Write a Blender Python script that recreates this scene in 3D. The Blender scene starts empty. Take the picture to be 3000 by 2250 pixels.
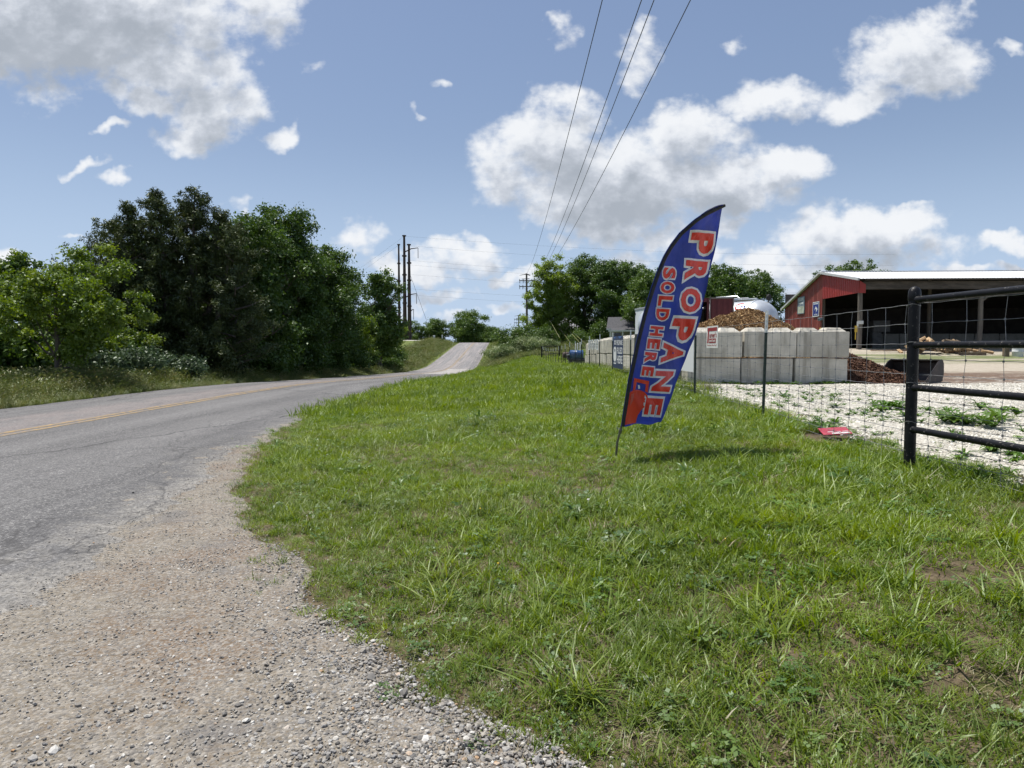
import bpy, bmesh, math, random
import numpy as np
from mathutils import Vector, Matrix

R = math.radians
rng = np.random.default_rng(7)
random.seed(7)
SC = bpy.context.scene
COL = SC.collection

# ------------------------------------------------------------------ camera
EYE = 1.25
FPX = 2000.0                      # focal length in pixels of a 3000 px wide frame
PITCH = math.atan(107 / FPX)
cam = bpy.data.cameras.new('camera')
cam.sensor_width = 36.0
cam.lens = 36.0 * FPX / 3000.0
cam.clip_start = 0.05
cam.clip_end = 6000
camo = bpy.data.objects.new('camera', cam)
camo.location = (0, 0, EYE)
camo.rotation_euler = (math.pi / 2 - PITCH, 0, 0)
COL.objects.link(camo)
SC.camera = camo

# ------------------------------------------------------------------ colour management
SC.view_settings.view_transform = 'Standard'
SC.view_settings.look = 'None'
SC.view_settings.exposure = 0.42
SC.view_settings.gamma = 1.0
SC.view_settings.use_curve_mapping = False
SC.cycles.max_bounces = 5
SC.cycles.diffuse_bounces = 3
SC.cycles.glossy_bounces = 2
SC.cycles.use_adaptive_sampling = True
SC.cycles.adaptive_threshold = 0.02
SC.cycles.sample_clamp_indirect = 4.0
SC.cycles.use_denoising = True
SC.cycles.transparent_max_bounces = 12
SC.cycles.transmission_bounces = 4

# ------------------------------------------------------------------ sun and sky
SUN_DIR = Vector((-0.27, 0.20, 0.942)).normalized()      # towards the sun
sun = bpy.data.lights.new('sun', 'SUN')
sun.energy = 4.4
sun.angle = R(0.55)
sun.color = (1.0, 0.955, 0.88)
suno = bpy.data.objects.new('sun', sun)
suno.rotation_euler = SUN_DIR.to_track_quat('Z', 'Y').to_euler()
suno.location = (0, 0, 40)
COL.objects.link(suno)

world = bpy.data.worlds.new('World')
SC.world = world
world.use_nodes = True


class G:
    """small helper for node trees"""
    def __init__(self, nt):
        self.nt = nt

    def n(self, t, **kw):
        nd = self.nt.nodes.new(t)
        for k, v in kw.items():
            setattr(nd, k, v)
        return nd

    def put(self, sock, v):
        if v is None:
            return
        if isinstance(v, bpy.types.NodeSocket):
            self.nt.links.new(v, sock)
        else:
            if hasattr(sock.default_value, '__len__') and not hasattr(v, '__len__'):
                v = (v,) * len(sock.default_value)
            if hasattr(v, '__len__') and len(sock.default_value) == 4 and len(v) == 3:
                v = tuple(v) + (1.0,)
            sock.default_value = v

    def m(self, op, a, b=None, c=None, clamp=False):
        nd = self.n('ShaderNodeMath', operation=op, use_clamp=clamp)
        self.put(nd.inputs[0], a); self.put(nd.inputs[1], b); self.put(nd.inputs[2], c)
        return nd.outputs[0]

    def v(self, op, a, b=None, s=None):
        nd = self.n('ShaderNodeVectorMath', operation=op)
        self.put(nd.inputs[0], a); self.put(nd.inputs[1], b)
        if s is not None:
            self.put(nd.inputs['Scale'], s)
        return nd.outputs['Value'] if op in ('DOT_PRODUCT', 'LENGTH', 'DISTANCE') else nd.outputs[0]

    def xyz(self, v):
        nd = self.n('ShaderNodeSeparateXYZ'); self.put(nd.inputs[0], v)
        return nd.outputs[0], nd.outputs[1], nd.outputs[2]

    def vec(self, x, y, z):
        nd = self.n('ShaderNodeCombineXYZ')
        self.put(nd.inputs[0], x); self.put(nd.inputs[1], y); self.put(nd.inputs[2], z)
        return nd.outputs[0]

    def noise(self, vec, scale=1.0, detail=4.0, rough=0.55, dist=0.0, dim='3D'):
        nd = self.n('ShaderNodeTexNoise', noise_dimensions=dim)
        self.put(nd.inputs['Vector'], vec); self.put(nd.inputs['Scale'], scale)
        nd.inputs['Detail'].default_value = detail
        nd.inputs['Roughness'].default_value = rough
        nd.inputs['Distortion'].default_value = dist
        return nd.outputs['Fac'], nd.outputs['Color']

    def voro(self, vec, scale=1.0, feature='F1', dim='3D'):
        nd = self.n('ShaderNodeTexVoronoi', feature=feature, voronoi_dimensions=dim)
        self.put(nd.inputs['Vector'], vec); self.put(nd.inputs['Scale'], scale)
        return nd.outputs

    def ss(self, x, lo, hi):
        nd = self.n('ShaderNodeMapRange', interpolation_type='SMOOTHSTEP', clamp=True)
        self.put(nd.inputs[0], x); self.put(nd.inputs[1], lo); self.put(nd.inputs[2], hi)
        nd.inputs[3].default_value = 0.0; nd.inputs[4].default_value = 1.0
        return nd.outputs[0]

    def mix(self, f, a, b, mode='MIX'):
        nd = self.n('ShaderNodeMix', data_type='RGBA', blend_type=mode)
        self.put(nd.inputs[0], f); self.put(nd.inputs[6], a); self.put(nd.inputs[7], b)
        return nd.outputs[2]

    def ramp(self, f, stops):
        nd = self.n('ShaderNodeValToRGB')
        el = nd.color_ramp.elements
        while len(el) < len(stops):
            el.new(0.5)
        for e, (p, c) in zip(el, stops):
            e.position = p; e.color = tuple(c) + (1.0,) if len(c) == 3 else c
        self.put(nd.inputs[0], f)
        return nd.outputs[0]

    def hsv(self, c, h=0.5, s=1.0, v=1.0):
        nd = self.n('ShaderNodeHueSaturation')
        self.put(nd.inputs['Hue'], h); self.put(nd.inputs['Saturation'], s)
        self.put(nd.inputs['Value'], v); self.put(nd.inputs['Color'], c)
        return nd.outputs[0]


def build_world():
    nt = world.node_tree
    nt.nodes.clear()
    g = G(nt)
    out = g.n('ShaderNodeOutputWorld')
    tc = g.n('ShaderNodeTexCoord')
    d = g.v('NORMALIZE', tc.outputs['Generated'])
    sky = g.n('ShaderNodeTexSky', sky_type='NISHITA')
    sky.sun_disc = False
    sky.sun_elevation = math.asin(SUN_DIR.z)
    sky.sun_rotation = math.atan2(SUN_DIR.x, SUN_DIR.y)
    sky.air_density = 1.0; sky.dust_density = 0.6; sky.ozone_density = 2.0
    sky.altitude = 300
    gm = g.n('ShaderNodeGamma'); g.put(gm.inputs[0], g.v('SCALE', sky.outputs[0], s=0.15)); gm.inputs[1].default_value = 0.62
    skyc = g.hsv(g.v('SCALE', gm.outputs[0], s=0.56 / 0.15), 0.510, 1.20, 0.92)

    ez = g.xyz(d)[2]
    skyc = g.mix(g.m('MULTIPLY', g.ss(ez, 0.30, 0.0), 0.8), skyc, tuple(c_ / 0.15 for c_ in (.36, .47, .66)))
    # cloud density as a function of direction: a group used twice (once towards the sun for self shading)
    grp = bpy.data.node_groups.new('cloud_density', 'ShaderNodeTree')
    grp.interface.new_socket('Direction', in_out='INPUT', socket_type='NodeSocketVector')
    grp.interface.new_socket('Density', in_out='OUTPUT', socket_type='NodeSocketFloat')
    h = G(grp)
    gi = h.n('NodeGroupInput'); go = h.n('NodeGroupOutput')
    dd = gi.outputs[0]
    x, y, z = h.xyz(dd)
    ys = h.m('MAXIMUM', y, 0.18)
    p = h.m('DIVIDE', x, ys); q = h.m('DIVIDE', z, ys)
    pq = h.vec(p, q, 0.0)
    w1 = h.noise(pq, 5.0, 3.0, 0.6, dim='2D')[1]
    w2 = h.noise(pq, 19.0, 3.0, 0.62, dim='2D')[1]
    wv = h.v('ADD', h.v('SCALE', h.v('SUBTRACT', w1, (0.5, 0.5, 0.5)), s=0.12),
             h.v('SCALE', h.v('SUBTRACT', w2, (0.5, 0.5, 0.5)), s=0.04))
    pw = h.v('MULTIPLY', h.v('ADD', pq, wv), (1, 1, 0))
    # (u, v, ru, rv, weight) in the units of the 2212 px wide picture, converted to slopes about the camera's horizon
    B = [(150, 60, 380, 150, 1.15), (420, 150, 150, 100, .8), (300, 225, 105, 50, .8), (560, 50, 120, 95, .62), (470, 250, 120, 90, .85),
         (430, 300, 110, 55, .8), (620, 312, 60, 36, .6), (645, 280, 26, 40, .35), (225, 296, 46, 20, .45), (175, 368, 55, 20, .5), (250, 402, 50, 24, .45),
         (520, 458, 52, 28, .38),
         (1215, 250, 95, 70, .8), (1170, 330, 140, 90, .9), (1060, 365, 50, 34, .55), (1300, 400, 250, 105, 1.1), (1480, 310, 150, 90, .9),
         (1560, 420, 190, 80, 1.0), (1700, 385, 140, 60, .9), (1290, 482, 110, 34, .7), (1600, 460, 150, 36, .7),
         (1200, 105, 46, 42, .36), (1370, 125, 80, 80, .42), (1240, 12, 55, 34, .38), (960, 200, 38, 24, .35), (910, 256, 34, 16, .32), (1180, 85, 25, 30, .3),
         (1960, 130, 150, 95, 1.0), (1900, 190, 90, 50, .7), (2045, 45, 52, 26, .4), (1690, 220, 140, 52, .75), (1845, 240, 110, 40, .75),
         (2165, 102, 55, 22, .42), (1590, 105, 30, 30, .26),
         (1860, 525, 200, 55, .95), (2150, 520, 85, 26, .7), (1790, 575, 260, 34, .75), (1455, 512, 60, 40, .6), (1560, 510, 60, 38, .6), (1350, 552, 100, 40, .75),
         (2165, 577, 70, 20, .6), (1620, 590, 160, 30, .6),
         (772, 525, 70, 44, .68), (1000, 565, 120, 42, .85), (900, 590, 110, 34, .7), (960, 636, 120, 22, .6), (30, 560, 85, 32, .62), (1190, 510, 60, 24, .45),
         (1110, 668, 60, 20, .5), (1000, 684, 90, 16, .5), (180, 510, 40, 12, .3), (1250, 640, 80, 24, .5),
         (700, 600, 90, 20, .45), (1130, 600, 70, 20, .5), (1500, 560, 80, 26, .55), (1700, 612, 200, 20, .55), (2050, 590, 120, 18, .5), (860, 660, 70, 14, .45), (1060, 540, 50, 18, .4), (60, 640, 110, 22, .5), (1950, 480, 60, 14, .4), (700, 130, 60, 30, .24)]
    cur = None
    for (u, v_, ru, rv, wgt) in B:
        k = 3000 / 2212.0
        p0 = (u * k - 1500) / FPX
        q0 = (1018 - v_ * k) / FPX
        dv = h.v('MULTIPLY', h.v('SUBTRACT', pw, (p0, q0, 0)), (FPX / (ru * k), FPX / (rv * k), 0))
        val = h.m('SUBTRACT', wgt * 1.08 + .06, h.v('DOT_PRODUCT', dv, dv))
        cur = val if cur is None else h.m('SMOOTH_MAX', cur, val, 0.35)
    cur = h.m('MAXIMUM', cur, -1.2)
    fb = h.noise(h.vec(p, h.m('MULTIPLY', q, 1.5), 0.0), 13.0, 6.0, 0.62, dim='2D')[0]
    fb2 = h.noise(h.v('ADD', h.vec(p, h.m('MULTIPLY', q, 1.3), 0.0), (3.1, 1.7, 0)), 42.0, 4.0, 0.6, dim='2D')[0]
    dens = h.m('ADD', cur, h.m('MULTIPLY', h.m('SUBTRACT', fb, 0.5), 1.45))
    dens = h.m('ADD', dens, h.m('MULTIPLY', h.m('SUBTRACT', fb2, 0.5), 0.6))
    wq = h.v('ADD', h.vec(p, h.m('MULTIPLY', q, 1.25), 0.0), h.v('SCALE', h.noise(pq, 30.0, 2.0, 0.6, dim='2D')[1], s=0.02))
    b1 = h.voro(wq, 17.0, 'F1', '2D')[0]; b2 = h.voro(wq, 41.0, 'F1', '2D')[0]
    dens = h.m('ADD', dens, h.m('ADD', h.m('MULTIPLY', h.m('SUBTRACT', 0.42, b1), 0.42), h.m('MULTIPLY', h.m('SUBTRACT', 0.40, b2), 0.26)))
    # the same kind of cumulus field goes on all round, outside the directions above
    zz = h.m('ADD', h.m('MAXIMUM', z, 0.0), 0.16)
    pl = h.vec(h.m('DIVIDE', x, zz), h.m('DIVIDE', y, zz), 0.0)
    gen = h.m('ADD', h.m('MULTIPLY', h.m('SUBTRACT', h.noise(pl, 0.75, 6.0, 0.58, dim='2D')[0], 0.55), 6.5), -0.1)
    outm = h.m('MAXIMUM', h.ss(h.m('ABSOLUTE', p), 0.80, 1.1), h.m('MAXIMUM', h.ss(q, 0.56, 0.85), h.ss(h.m('MULTIPLY', y, -1.0), -0.45, -0.25)))
    dn = h.n('ShaderNodeMix', data_type='FLOAT')
    h.put(dn.inputs[0], outm); h.put(dn.inputs[2], dens); h.put(dn.inputs[3], gen)
    grp.links.new(dn.outputs[0], go.inputs[0])

    def dens_at(vec):
        nd = g.n('ShaderNodeGroup'); nd.node_tree = grp
        g.put(nd.inputs[0], vec)
        return nd.outputs[0]
    D0 = dens_at(d)
    D1 = dens_at(g.v('NORMALIZE', g.v('ADD', d, (-0.012, 0.004, 0.035))))
    alpha = g.ss(D0, -0.15, 0.80)
    shade = g.ss(D1, -0.2, 1.45)
    shade = g.m('ADD', shade, g.m('MULTIPLY', g.m('SUBTRACT', g.noise(d, 24.0, 3.0, 0.5)[0], 0.5), 0.3))
    cc = g.ramp(shade, [(0.0, (0.88, 0.90, 0.93)), (0.30, (0.78, 0.81, 0.86)), (0.62, (0.58, 0.62, 0.69)), (1.0, (0.40, 0.44, 0.50))])
    thin = g.ss(g.xyz(d)[2], 0.0, 0.10)
    alpha = g.m('MULTIPLY', alpha, g.m('ADD', 0.62, g.m('MULTIPLY', thin, 0.36)))
    # very thin high haze streaks
    bg1 = g.n('ShaderNodeBackground'); g.put(bg1.inputs[0], skyc); bg1.inputs[1].default_value = 0.15
    bg2 = g.n('ShaderNodeBackground'); g.put(bg2.inputs[0], cc); bg2.inputs[1].default_value = 0.77
    mx = g.n('ShaderNodeMixShader')
    g.put(mx.inputs[0], alpha)
    nt.links.new(bg1.outputs[0], mx.inputs[1]); nt.links.new(bg2.outputs[0], mx.inputs[2])
    nt.links.new(mx.outputs[0], out.inputs[0])
    world.cycles.sampling_method = 'MANUAL'
    world.cycles.sample_map_resolution = 512


build_world()

# ------------------------------------------------------------------ helpers
def at(u, v, Y):
    """world point at depth Y on the ray of picture position (u, v) of the 3000 px wide frame"""
    cy = 1125 - v
    c, s = math.cos(PITCH), math.sin(PITCH)
    yy = FPX * c + cy * s
    zz = cy * c - FPX * s
    t = Y / yy
    return Vector(((u - 1500) * t, Y, EYE + zz * t))


def tag(o, label=None, cat=None, group=None, kind=None):
    if label: o['label'] = label
    if cat: o['category'] = cat
    if group: o['group'] = group
    if kind: o['kind'] = kind
    return o


def empty(name, loc, rz=0.0):
    o = bpy.data.objects.new(name, None)
    o.empty_display_size = 0.2
    o.location = loc
    o.rotation_euler = (0, 0, rz)
    COL.objects.link(o)
    return o


def link_mesh(name, me, mat=None, parent=None, smooth=False):
    if mat is not None and not me.materials:
        me.materials.append(mat)
    o = bpy.data.objects.new(name, me)
    COL.objects.link(o)
    if parent is not None:
        o.parent = parent
    if smooth:
        me.polygons.foreach_set('use_smooth', np.ones(len(me.polygons), dtype=bool))
    return o


def np_mesh(name, V, F):
    """mesh from numpy arrays, F has a fixed number of corners per face"""
    V = np.ascontiguousarray(V, dtype=np.float32); F = np.ascontiguousarray(F, dtype=np.int32)
    me = bpy.data.meshes.new(name)
    me.vertices.add(len(V)); me.vertices.foreach_set('co', V.ravel())
    k = F.shape[1]
    me.loops.add(F.size); me.loops.foreach_set('vertex_index', F.ravel())
    me.polygons.add(len(F)); me.polygons.foreach_set('loop_start', np.arange(0, F.size, k, dtype=np.int32))
    me.update(calc_edges=True)
    return me


class MB:
    """collects boxes, bars, tubes, plates; build() makes ONE mesh object"""
    def __init__(self):
        self.V = []; self.F = []

    def add(self, V, F):
        b = len(self.V)
        self.V += [tuple(v) for v in V]
        self.F += [tuple(i + b for i in f) for f in F]
        return self

    def box(self, c, s, rot=None, bev=0.0):
        x, y, z = s[0] / 2, s[1] / 2, s[2] / 2
        if bev > 0:
            bm = bmesh.new(); bmesh.ops.create_cube(bm, size=1.0)
            for v in bm.verts: v.co = (v.co.x * s[0], v.co.y * s[1], v.co.z * s[2])
            bmesh.ops.bevel(bm, geom=list(bm.edges), offset=bev, segments=1, affect='EDGES', profile=0.5)
            bm.verts.index_update()
            V = [v.co.copy() for v in bm.verts]; F = [[v.index for v in f.verts] for f in bm.faces]
            bm.free()
        else:
            V = [Vector(p) for p in ((-x, -y, -z), (x, -y, -z), (x, y, -z), (-x, y, -z), (-x, -y, z), (x, -y, z), (x, y, z), (-x, y, z))]
            F = [(0, 3, 2, 1), (4, 5, 6, 7), (0, 1, 5, 4), (1, 2, 6, 5), (2, 3, 7, 6), (3, 0, 4, 7)]
        if rot is not None:
            V = [rot @ v for v in V]
        c = Vector(c)
        return self.add([v + c for v in V], F)

    def tube(self, pts, r, n=8, cap=True, flat=None):
        pts = [Vector(p) for p in pts]
        m = len(pts)
        rs = r if hasattr(r, '__len__') else [r] * m
        V = []; F = []
        prev = None
        for i, p in enumerate(pts):
            t = (pts[min(i + 1, m - 1)] - pts[max(i - 1, 0)]).normalized()
            if prev is None:
                a = t.orthogonal().normalized()
            else:
                a = (prev - t * prev.dot(t)).normalized()
            prev = a
            b = t.cross(a)
            for k in range(n):
                an = 2 * math.pi * (k + 0.5) / n
                V.append(p + (a * math.cos(an) + b * math.sin(an)) * rs[i])
        for i in range(m - 1):
            for k in range(n):
                k2 = (k + 1) % n
                F.append((i * n + k, i * n + k2, (i + 1) * n + k2, (i + 1) * n + k))
        if cap:
            F.append(tuple(range(n))[::-1]); F.append(tuple((m - 1) * n + k for k in range(n)))
        return self.add(V, F)

    def lathe(self, prof, n=16, origin=(0, 0, 0), axis='Z'):
        V = []; F = []
        o = Vector(origin)
        for (r, z) in prof:
            for k in range(n):
                an = 2 * math.pi * k / n
                p = (r * math.cos(an), r * math.sin(an), z)
                if axis == 'X': p = (z, r * math.cos(an), r * math.sin(an))
                V.append(o + Vector(p))
        m = len(prof)
        for i in range(m - 1):
            for k in range(n):
                k2 = (k + 1) % n
                F.append((i * n + k, i * n + k2, (i + 1) * n + k2, (i + 1) * n + k))
        F.append(tuple(range(n))[::-1]); F.append(tuple((m - 1) * n + k for k in range(n)))
        return self.add(V, F)

    def prism(self, poly, axis, lo, hi):
        """poly: 2D points; axis 'X': poly is (y, z), 'Y': (x, z), 'Z': (x, y)"""
        def P(a, b, t):
            return {'X': (t, a, b), 'Y': (a, t, b), 'Z': (a, b, t)}[axis]
        n = len(poly)
        V = [P(a, b, lo) for a, b in poly] + [P(a, b, hi) for a, b in poly]
        F = [tuple(range(n))[::-1], tuple(range(n, 2 * n))]
        for k in range(n):
            k2 = (k + 1) % n
            F.append((k, k2, n + k2, n + k))
        return self.add(V, F)

    def mesh(self, name):
        me = bpy.data.meshes.new(name)
        me.from_pydata(self.V, [], self.F)
        bm = bmesh.new(); bm.from_mesh(me)
        bmesh.ops.recalc_face_normals(bm, faces=bm.faces)
        bm.to_mesh(me); bm.free()
        me.update()
        return me

    def build(self, name, mat, parent=None, smooth=False):
        me = self.mesh(name)
        o = link_mesh(name, me, mat, parent, False)
        if smooth:
            bm = bmesh.new(); bm.from_mesh(me)
            for f in bm.faces: f.smooth = True
            for e in bm.edges:
                if len(e.link_faces) == 2 and e.calc_face_angle(0) > R(40): e.smooth = False
            bm.to_mesh(me); bm.free()
        return o


def copy_tree(o, parent=None):
    c = o.copy(); COL.objects.link(c)
    c.parent = parent
    for ch in o.children:
        copy_tree(ch, c)
    return c


# ------------------------------------------------------------------ lettering (flat meshes made from the built-in font)
_tcache = {}
def text_tris(s, bold=0.0, space=1.0):
    """(V, F) of the text, normalised so that x runs 0..1 over its width and y 0..1 over its height, plus the aspect"""
    key = (s, bold, space)
    if key in _tcache: return _tcache[key]
    cu = bpy.data.curves.new('t', 'FONT')
    cu.body = s; cu.offset = bold; cu.resolution_u = 3; cu.space_character = space; cu.fill_mode = 'FRONT'
    ob = bpy.data.objects.new('t', cu)
    COL.objects.link(ob)
    bpy.context.view_layer.update()
    me = bpy.data.meshes.new_from_object(ob.evaluated_get(bpy.context.evaluated_depsgraph_get()))
    V = np.array([v.co[:] for v in me.vertices]); F = [tuple(p.vertices) for p in me.polygons]
    bpy.data.objects.remove(ob); bpy.data.curves.remove(cu); bpy.data.meshes.remove(me)
    _tcache[key] = (V, F)
    return V, F


for _s in ('P', 'R', 'O', 'A', 'N', 'E', 'S', 'L', 'D', 'H'):
    text_tris(_s, 0.045); text_tris(_s, 0.115)
for _s in ('PROPANE', 'FILLED', 'HERE', 'urner\'s', 'Special Supply', '"Nutrition That Pays"', 'CHILDERS', 'ADM', 'C', 'P'):
    text_tris(_s, 0.02)


def flat_text(s, x0, x1, y0, y1, bold=0.02):
    """verts (x, y) fitted to a rectangle, faces"""
    V, F = text_tris(s, bold)
    a = V[:, :2].min(0); b = V[:, :2].max(0)
    W = (V[:, :2] - a) / (b - a)
    return np.stack([x0 + W[:, 0] * (x1 - x0), y0 + W[:, 1] * (y1 - y0)], 1), F
# ------------------------------------------------------------------ materials
def new_mat(name):
    m = bpy.data.materials.new(name)
    m.use_nodes = True
    m.node_tree.nodes.clear()
    g = G(m.node_tree)
    out = g.n('ShaderNodeOutputMaterial')
    return m, g, out


def pm(name, c1, c2=None, scale=3.0, detail=5.0, lo=0.35, hi=0.65, rough=0.7, metal=0.0, bump=0.0, bscale=None, bdist=0.01, stretch=(1, 1, 1), spec=0.4, coat=0.0, dirt=None, local=False):
    """paint, wood, concrete, metal...: two colours mixed by noise, fine relief"""
    m, g, out = new_mat(name)
    b = g.n('ShaderNodeBsdfPrincipled')
    pos = g.n('ShaderNodeTexCoord').outputs['Object'] if local else g.n('ShaderNodeNewGeometry').outputs['Position']
    pos = g.v('MULTIPLY', pos, stretch)
    c = c1
    if c2 is not None:
        f = g.noise(pos, scale, detail, 0.6)[0]
        c = g.mix(g.ss(f, lo, hi), c1, c2)
    if dirt is not None:
        dc, ds, dlo, dhi = dirt
        f2 = g.noise(g.v('ADD', pos, (7, 3, 1)), ds, 6.0, 0.65)[0]
        c = g.mix(g.ss(f2, dlo, dhi), c, dc)
    g.put(b.inputs['Base Color'], c)
    b.inputs['Roughness'].default_value = rough
    b.inputs['Metallic'].default_value = metal
    b.inputs['Specular IOR Level'].default_value = spec
    if coat: b.inputs['Coat Weight'].default_value = coat
    if bump:
        bn = g.n('ShaderNodeBump'); bn.inputs['Strength'].default_value = bump; bn.inputs['Distance'].default_value = bdist
        g.put(bn.inputs['Height'], g.noise(pos, bscale or scale * 8, 6.0, 0.6)[0])
        m.node_tree.links.new(bn.outputs[0], b.inputs['Normal'])
    m.node_tree.links.new(b.outputs[0], out.inputs[0])
    return m


def leaf_mat(name, c1, c2, c3, trans=0.35, rough=0.5, inst=False, patch=None):
    """leaf or blade: reflected + transmitted light, colour varies from clump to clump"""
    m, g, out = new_mat(name)
    if inst:
        oi = g.n('ShaderNodeObjectInfo')
        f = oi.outputs['Random']
        loc = oi.outputs['Location']
        pf = g.noise(loc, 0.9, 3.0, 0.6)[0]
        pf2 = g.noise(loc, 0.23, 2.0, 0.5)[0]
        base = g.ramp(f, [(0.0, c1), (0.5, c2), (1.0, c3)])
        base = g.hsv(base, g.m('ADD', 0.482, g.m('MULTIPLY', pf2, 0.036)), g.m('ADD', 0.78, g.m('MULTIPLY', pf, 0.4)), g.m('ADD', 0.62, g.m('MULTIPLY', pf, 0.75)))
        if patch:
            base = g.mix(g.m('MULTIPLY', g.ss(pf, 0.55, 0.72), 0.5), base, patch)
    else:
        at_ = g.n('ShaderNodeAttribute'); at_.attribute_name = 'tint'
        f = at_.outputs['Fac']
        base = g.ramp(f, [(0.0, c1), (0.5, c2), (1.0, c3)])
    df = g.n('ShaderNodeBsdfDiffuse'); g.put(df.inputs[0], base)
    tr = g.n('ShaderNodeBsdfTranslucent'); g.put(tr.inputs[0], g.hsv(base, 0.488, 1.12, 1.25))
    gl = g.n('ShaderNodeBsdfGlossy'); gl.inputs['Roughness'].default_value = rough; g.put(gl.inputs[0], (0.85, 0.9, 0.85))
    mx = g.n('ShaderNodeMixShader'); mx.inputs[0].default_value = trans
    m.node_tree.links.new(df.outputs[0], mx.inputs[1]); m.node_tree.links.new(tr.outputs[0], mx.inputs[2])
    m2 = g.n('ShaderNodeMixShader'); m2.inputs[0].default_value = 0.045
    m.node_tree.links.new(mx.outputs[0], m2.inputs[1]); m.node_tree.links.new(gl.outputs[0], m2.inputs[2])
    m.node_tree.links.new(m2.outputs[0], out.inputs[0])
    return m


def inst_mat(name, stops, rough=0.8, bump=0.3, spec=0.3):
    """stones, chips: colour differs from piece to piece"""
    m, g, out = new_mat(name)
    oi = g.n('ShaderNodeObjectInfo')
    c = g.ramp(oi.outputs['Random'], stops)
    tc = g.n('ShaderNodeTexCoord').outputs['Object']
    c = g.hsv(c, 0.5, 1.0, g.m('ADD', 0.75, g.m('MULTIPLY', g.noise(tc, 1.6, 4.0, 0.6)[0], 0.5)))
    b = g.n('ShaderNodeBsdfPrincipled'); g.put(b.inputs['Base Color'], c)
    b.inputs['Roughness'].default_value = rough; b.inputs['Specular IOR Level'].default_value = spec
    m.node_tree.links.new(b.outputs[0], out.inputs[0])
    return m


# ------------------------------------------------------------------ lie of the land
YT = np.arange(-60, 900, 0.25)
def table(pts, smooth):
    xs, zs = zip(*pts)
    z = np.interp(YT, xs, zs)
    n = max(1, int(smooth / 0.25)) | 1
    k = np.hanning(n + 2)[1:-1]; k /= k.sum()
    return np.convolve(np.pad(z, n // 2, mode='edge'), k, 'valid')

T_ROAD = table([(-60, 0), (20, 0), (25, -.08), (33, -.33), (49, -.75), (66, -1.18), (77, -1.30), (86, -1.15), (101, -.3), (124, 1.18), (142, 2.2), (152, 2.3), (180, 1.4), (260, 0.5), (900, 0.5)], 9)
T_FENCE = table([(-60, .38), (30, .40), (38, .22), (45, .08), (50, 0), (55, -.10), (62, -.15), (70, -.08), (77, .05), (90, .55), (110, 1.35), (125, 1.8), (142, 2.3), (160, 2.35), (300, 1.0), (900, 1.0)], 7)
T_YARD = table([(-60, .40), (25, .42), (36, .50), (40, .66), (46, 1.14), (52, 1.2), (60, 1.25), (80, 1.6), (110, 2.5), (140, 2.8), (200, 2.6), (300, 1.5), (900, 1.0)], 4)
T_LEFT = table([(-60, .05), (60, .05), (80, .15), (100, .45), (142, .25), (160, .2), (900, 0.2)], 12)
def tl(T, y):
    return np.interp(y, YT, T)

def smooth(t):
    t = np.clip(t, 0, 1); return t * t * (3 - 2 * t)

XB_Y = [-20, 0.5, 1.6, 2.05, 2.35, 2.62, 2.95, 3.45, 4.2, 4.75, 6.2, 8.4, 10.2, 13, 900]
XB_X = [9.0, 1.3, 0.5, .17, -.16, -.42, -.66, -1.02, -1.43, -1.82, -2.5, -3.18, -3.5, -3.85, -9.2]
def x_road_r(y): return -3.85 - .006 * y
def x_road_l(y): return -10.15 - .006 * y
def x_lawn(y):
    y = np.asarray(y, dtype=float)
    return np.where(y < 13, np.interp(y, XB_Y, XB_X), x_road_r(y))
def x_fence(y):
    y = np.asarray(y, dtype=float)
    return np.where(y < 4.74, 2.78 + (4.74 - y) * .1, np.interp(y, [4.74, 8.13, 11.4, 18, 28, 38, 50, 90], [2.78, 2.99, 3.07, 3.15, 3.2, 3.25, 3.3, 3.35]))

def wob(x, y, s):
    return (np.sin(x * 1.7 * s + 1.3 * np.sin(y * 1.1 * s)) + np.sin(y * 2.3 * s + 0.7 + 1.1 * np.sin(x * 1.9 * s)) + 0.6 * np.sin((x + y) * 4.1 * s)) / 2.6

def H(x, y):
    x = np.asarray(x, dtype=float); y = np.asarray(y, dtype=float)
    rz = tl(T_ROAD, y); F = tl(T_FENCE, y); Yd = tl(T_YARD, y)
    xs = np.maximum(x_road_r(y), np.where(y < 13, x_lawn(y) - .3, -99))
    xf = x_fence(y)
    t = (x - xs) / np.maximum(xf - xs, .5)
    z = rz - .012 + (F - rz) * smooth(t)
    z = z + wob(x, y, 1.3) * .014 * smooth((x - xs) / .8) * smooth((xf - x) / .8)
    k = smooth((x - 4.0) / 9.0)
    z = np.where(x > xf, F + (Yd - F) * k, z)
    s = x_road_l(y) - x
    zl = rz - .012 + tl(T_LEFT, y) * smooth(s / 5) - .13 * np.exp(-((s - 1.1) / .6) ** 2) + .35 * smooth((s - 2.2) / 5) + .03 * wob(x, y, .8) * smooth(s)
    z = np.where(s > 0, zl, z)
    return z

def Hf(x, y): return float(H(x, y))

def hit(u, v):
    """where the ray of picture position (u, v) meets the ground"""
    a = at(u, v, 1.0) - Vector((0, 0, EYE))
    lo = 0.5
    for Y in np.arange(0.8, 400, 0.05):
        p = at(u, v, Y)
        if p.z < Hf(p.x, p.y):
            return p
    return at(u, v, 200)

# ground: one sheet, fine near the camera, reaching the horizon
def nonuni(segs):
    out = []
    for a, b, st in segs:
        out += list(np.arange(a, b, st))
    return np.array(out + [segs[-1][1]])

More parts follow.
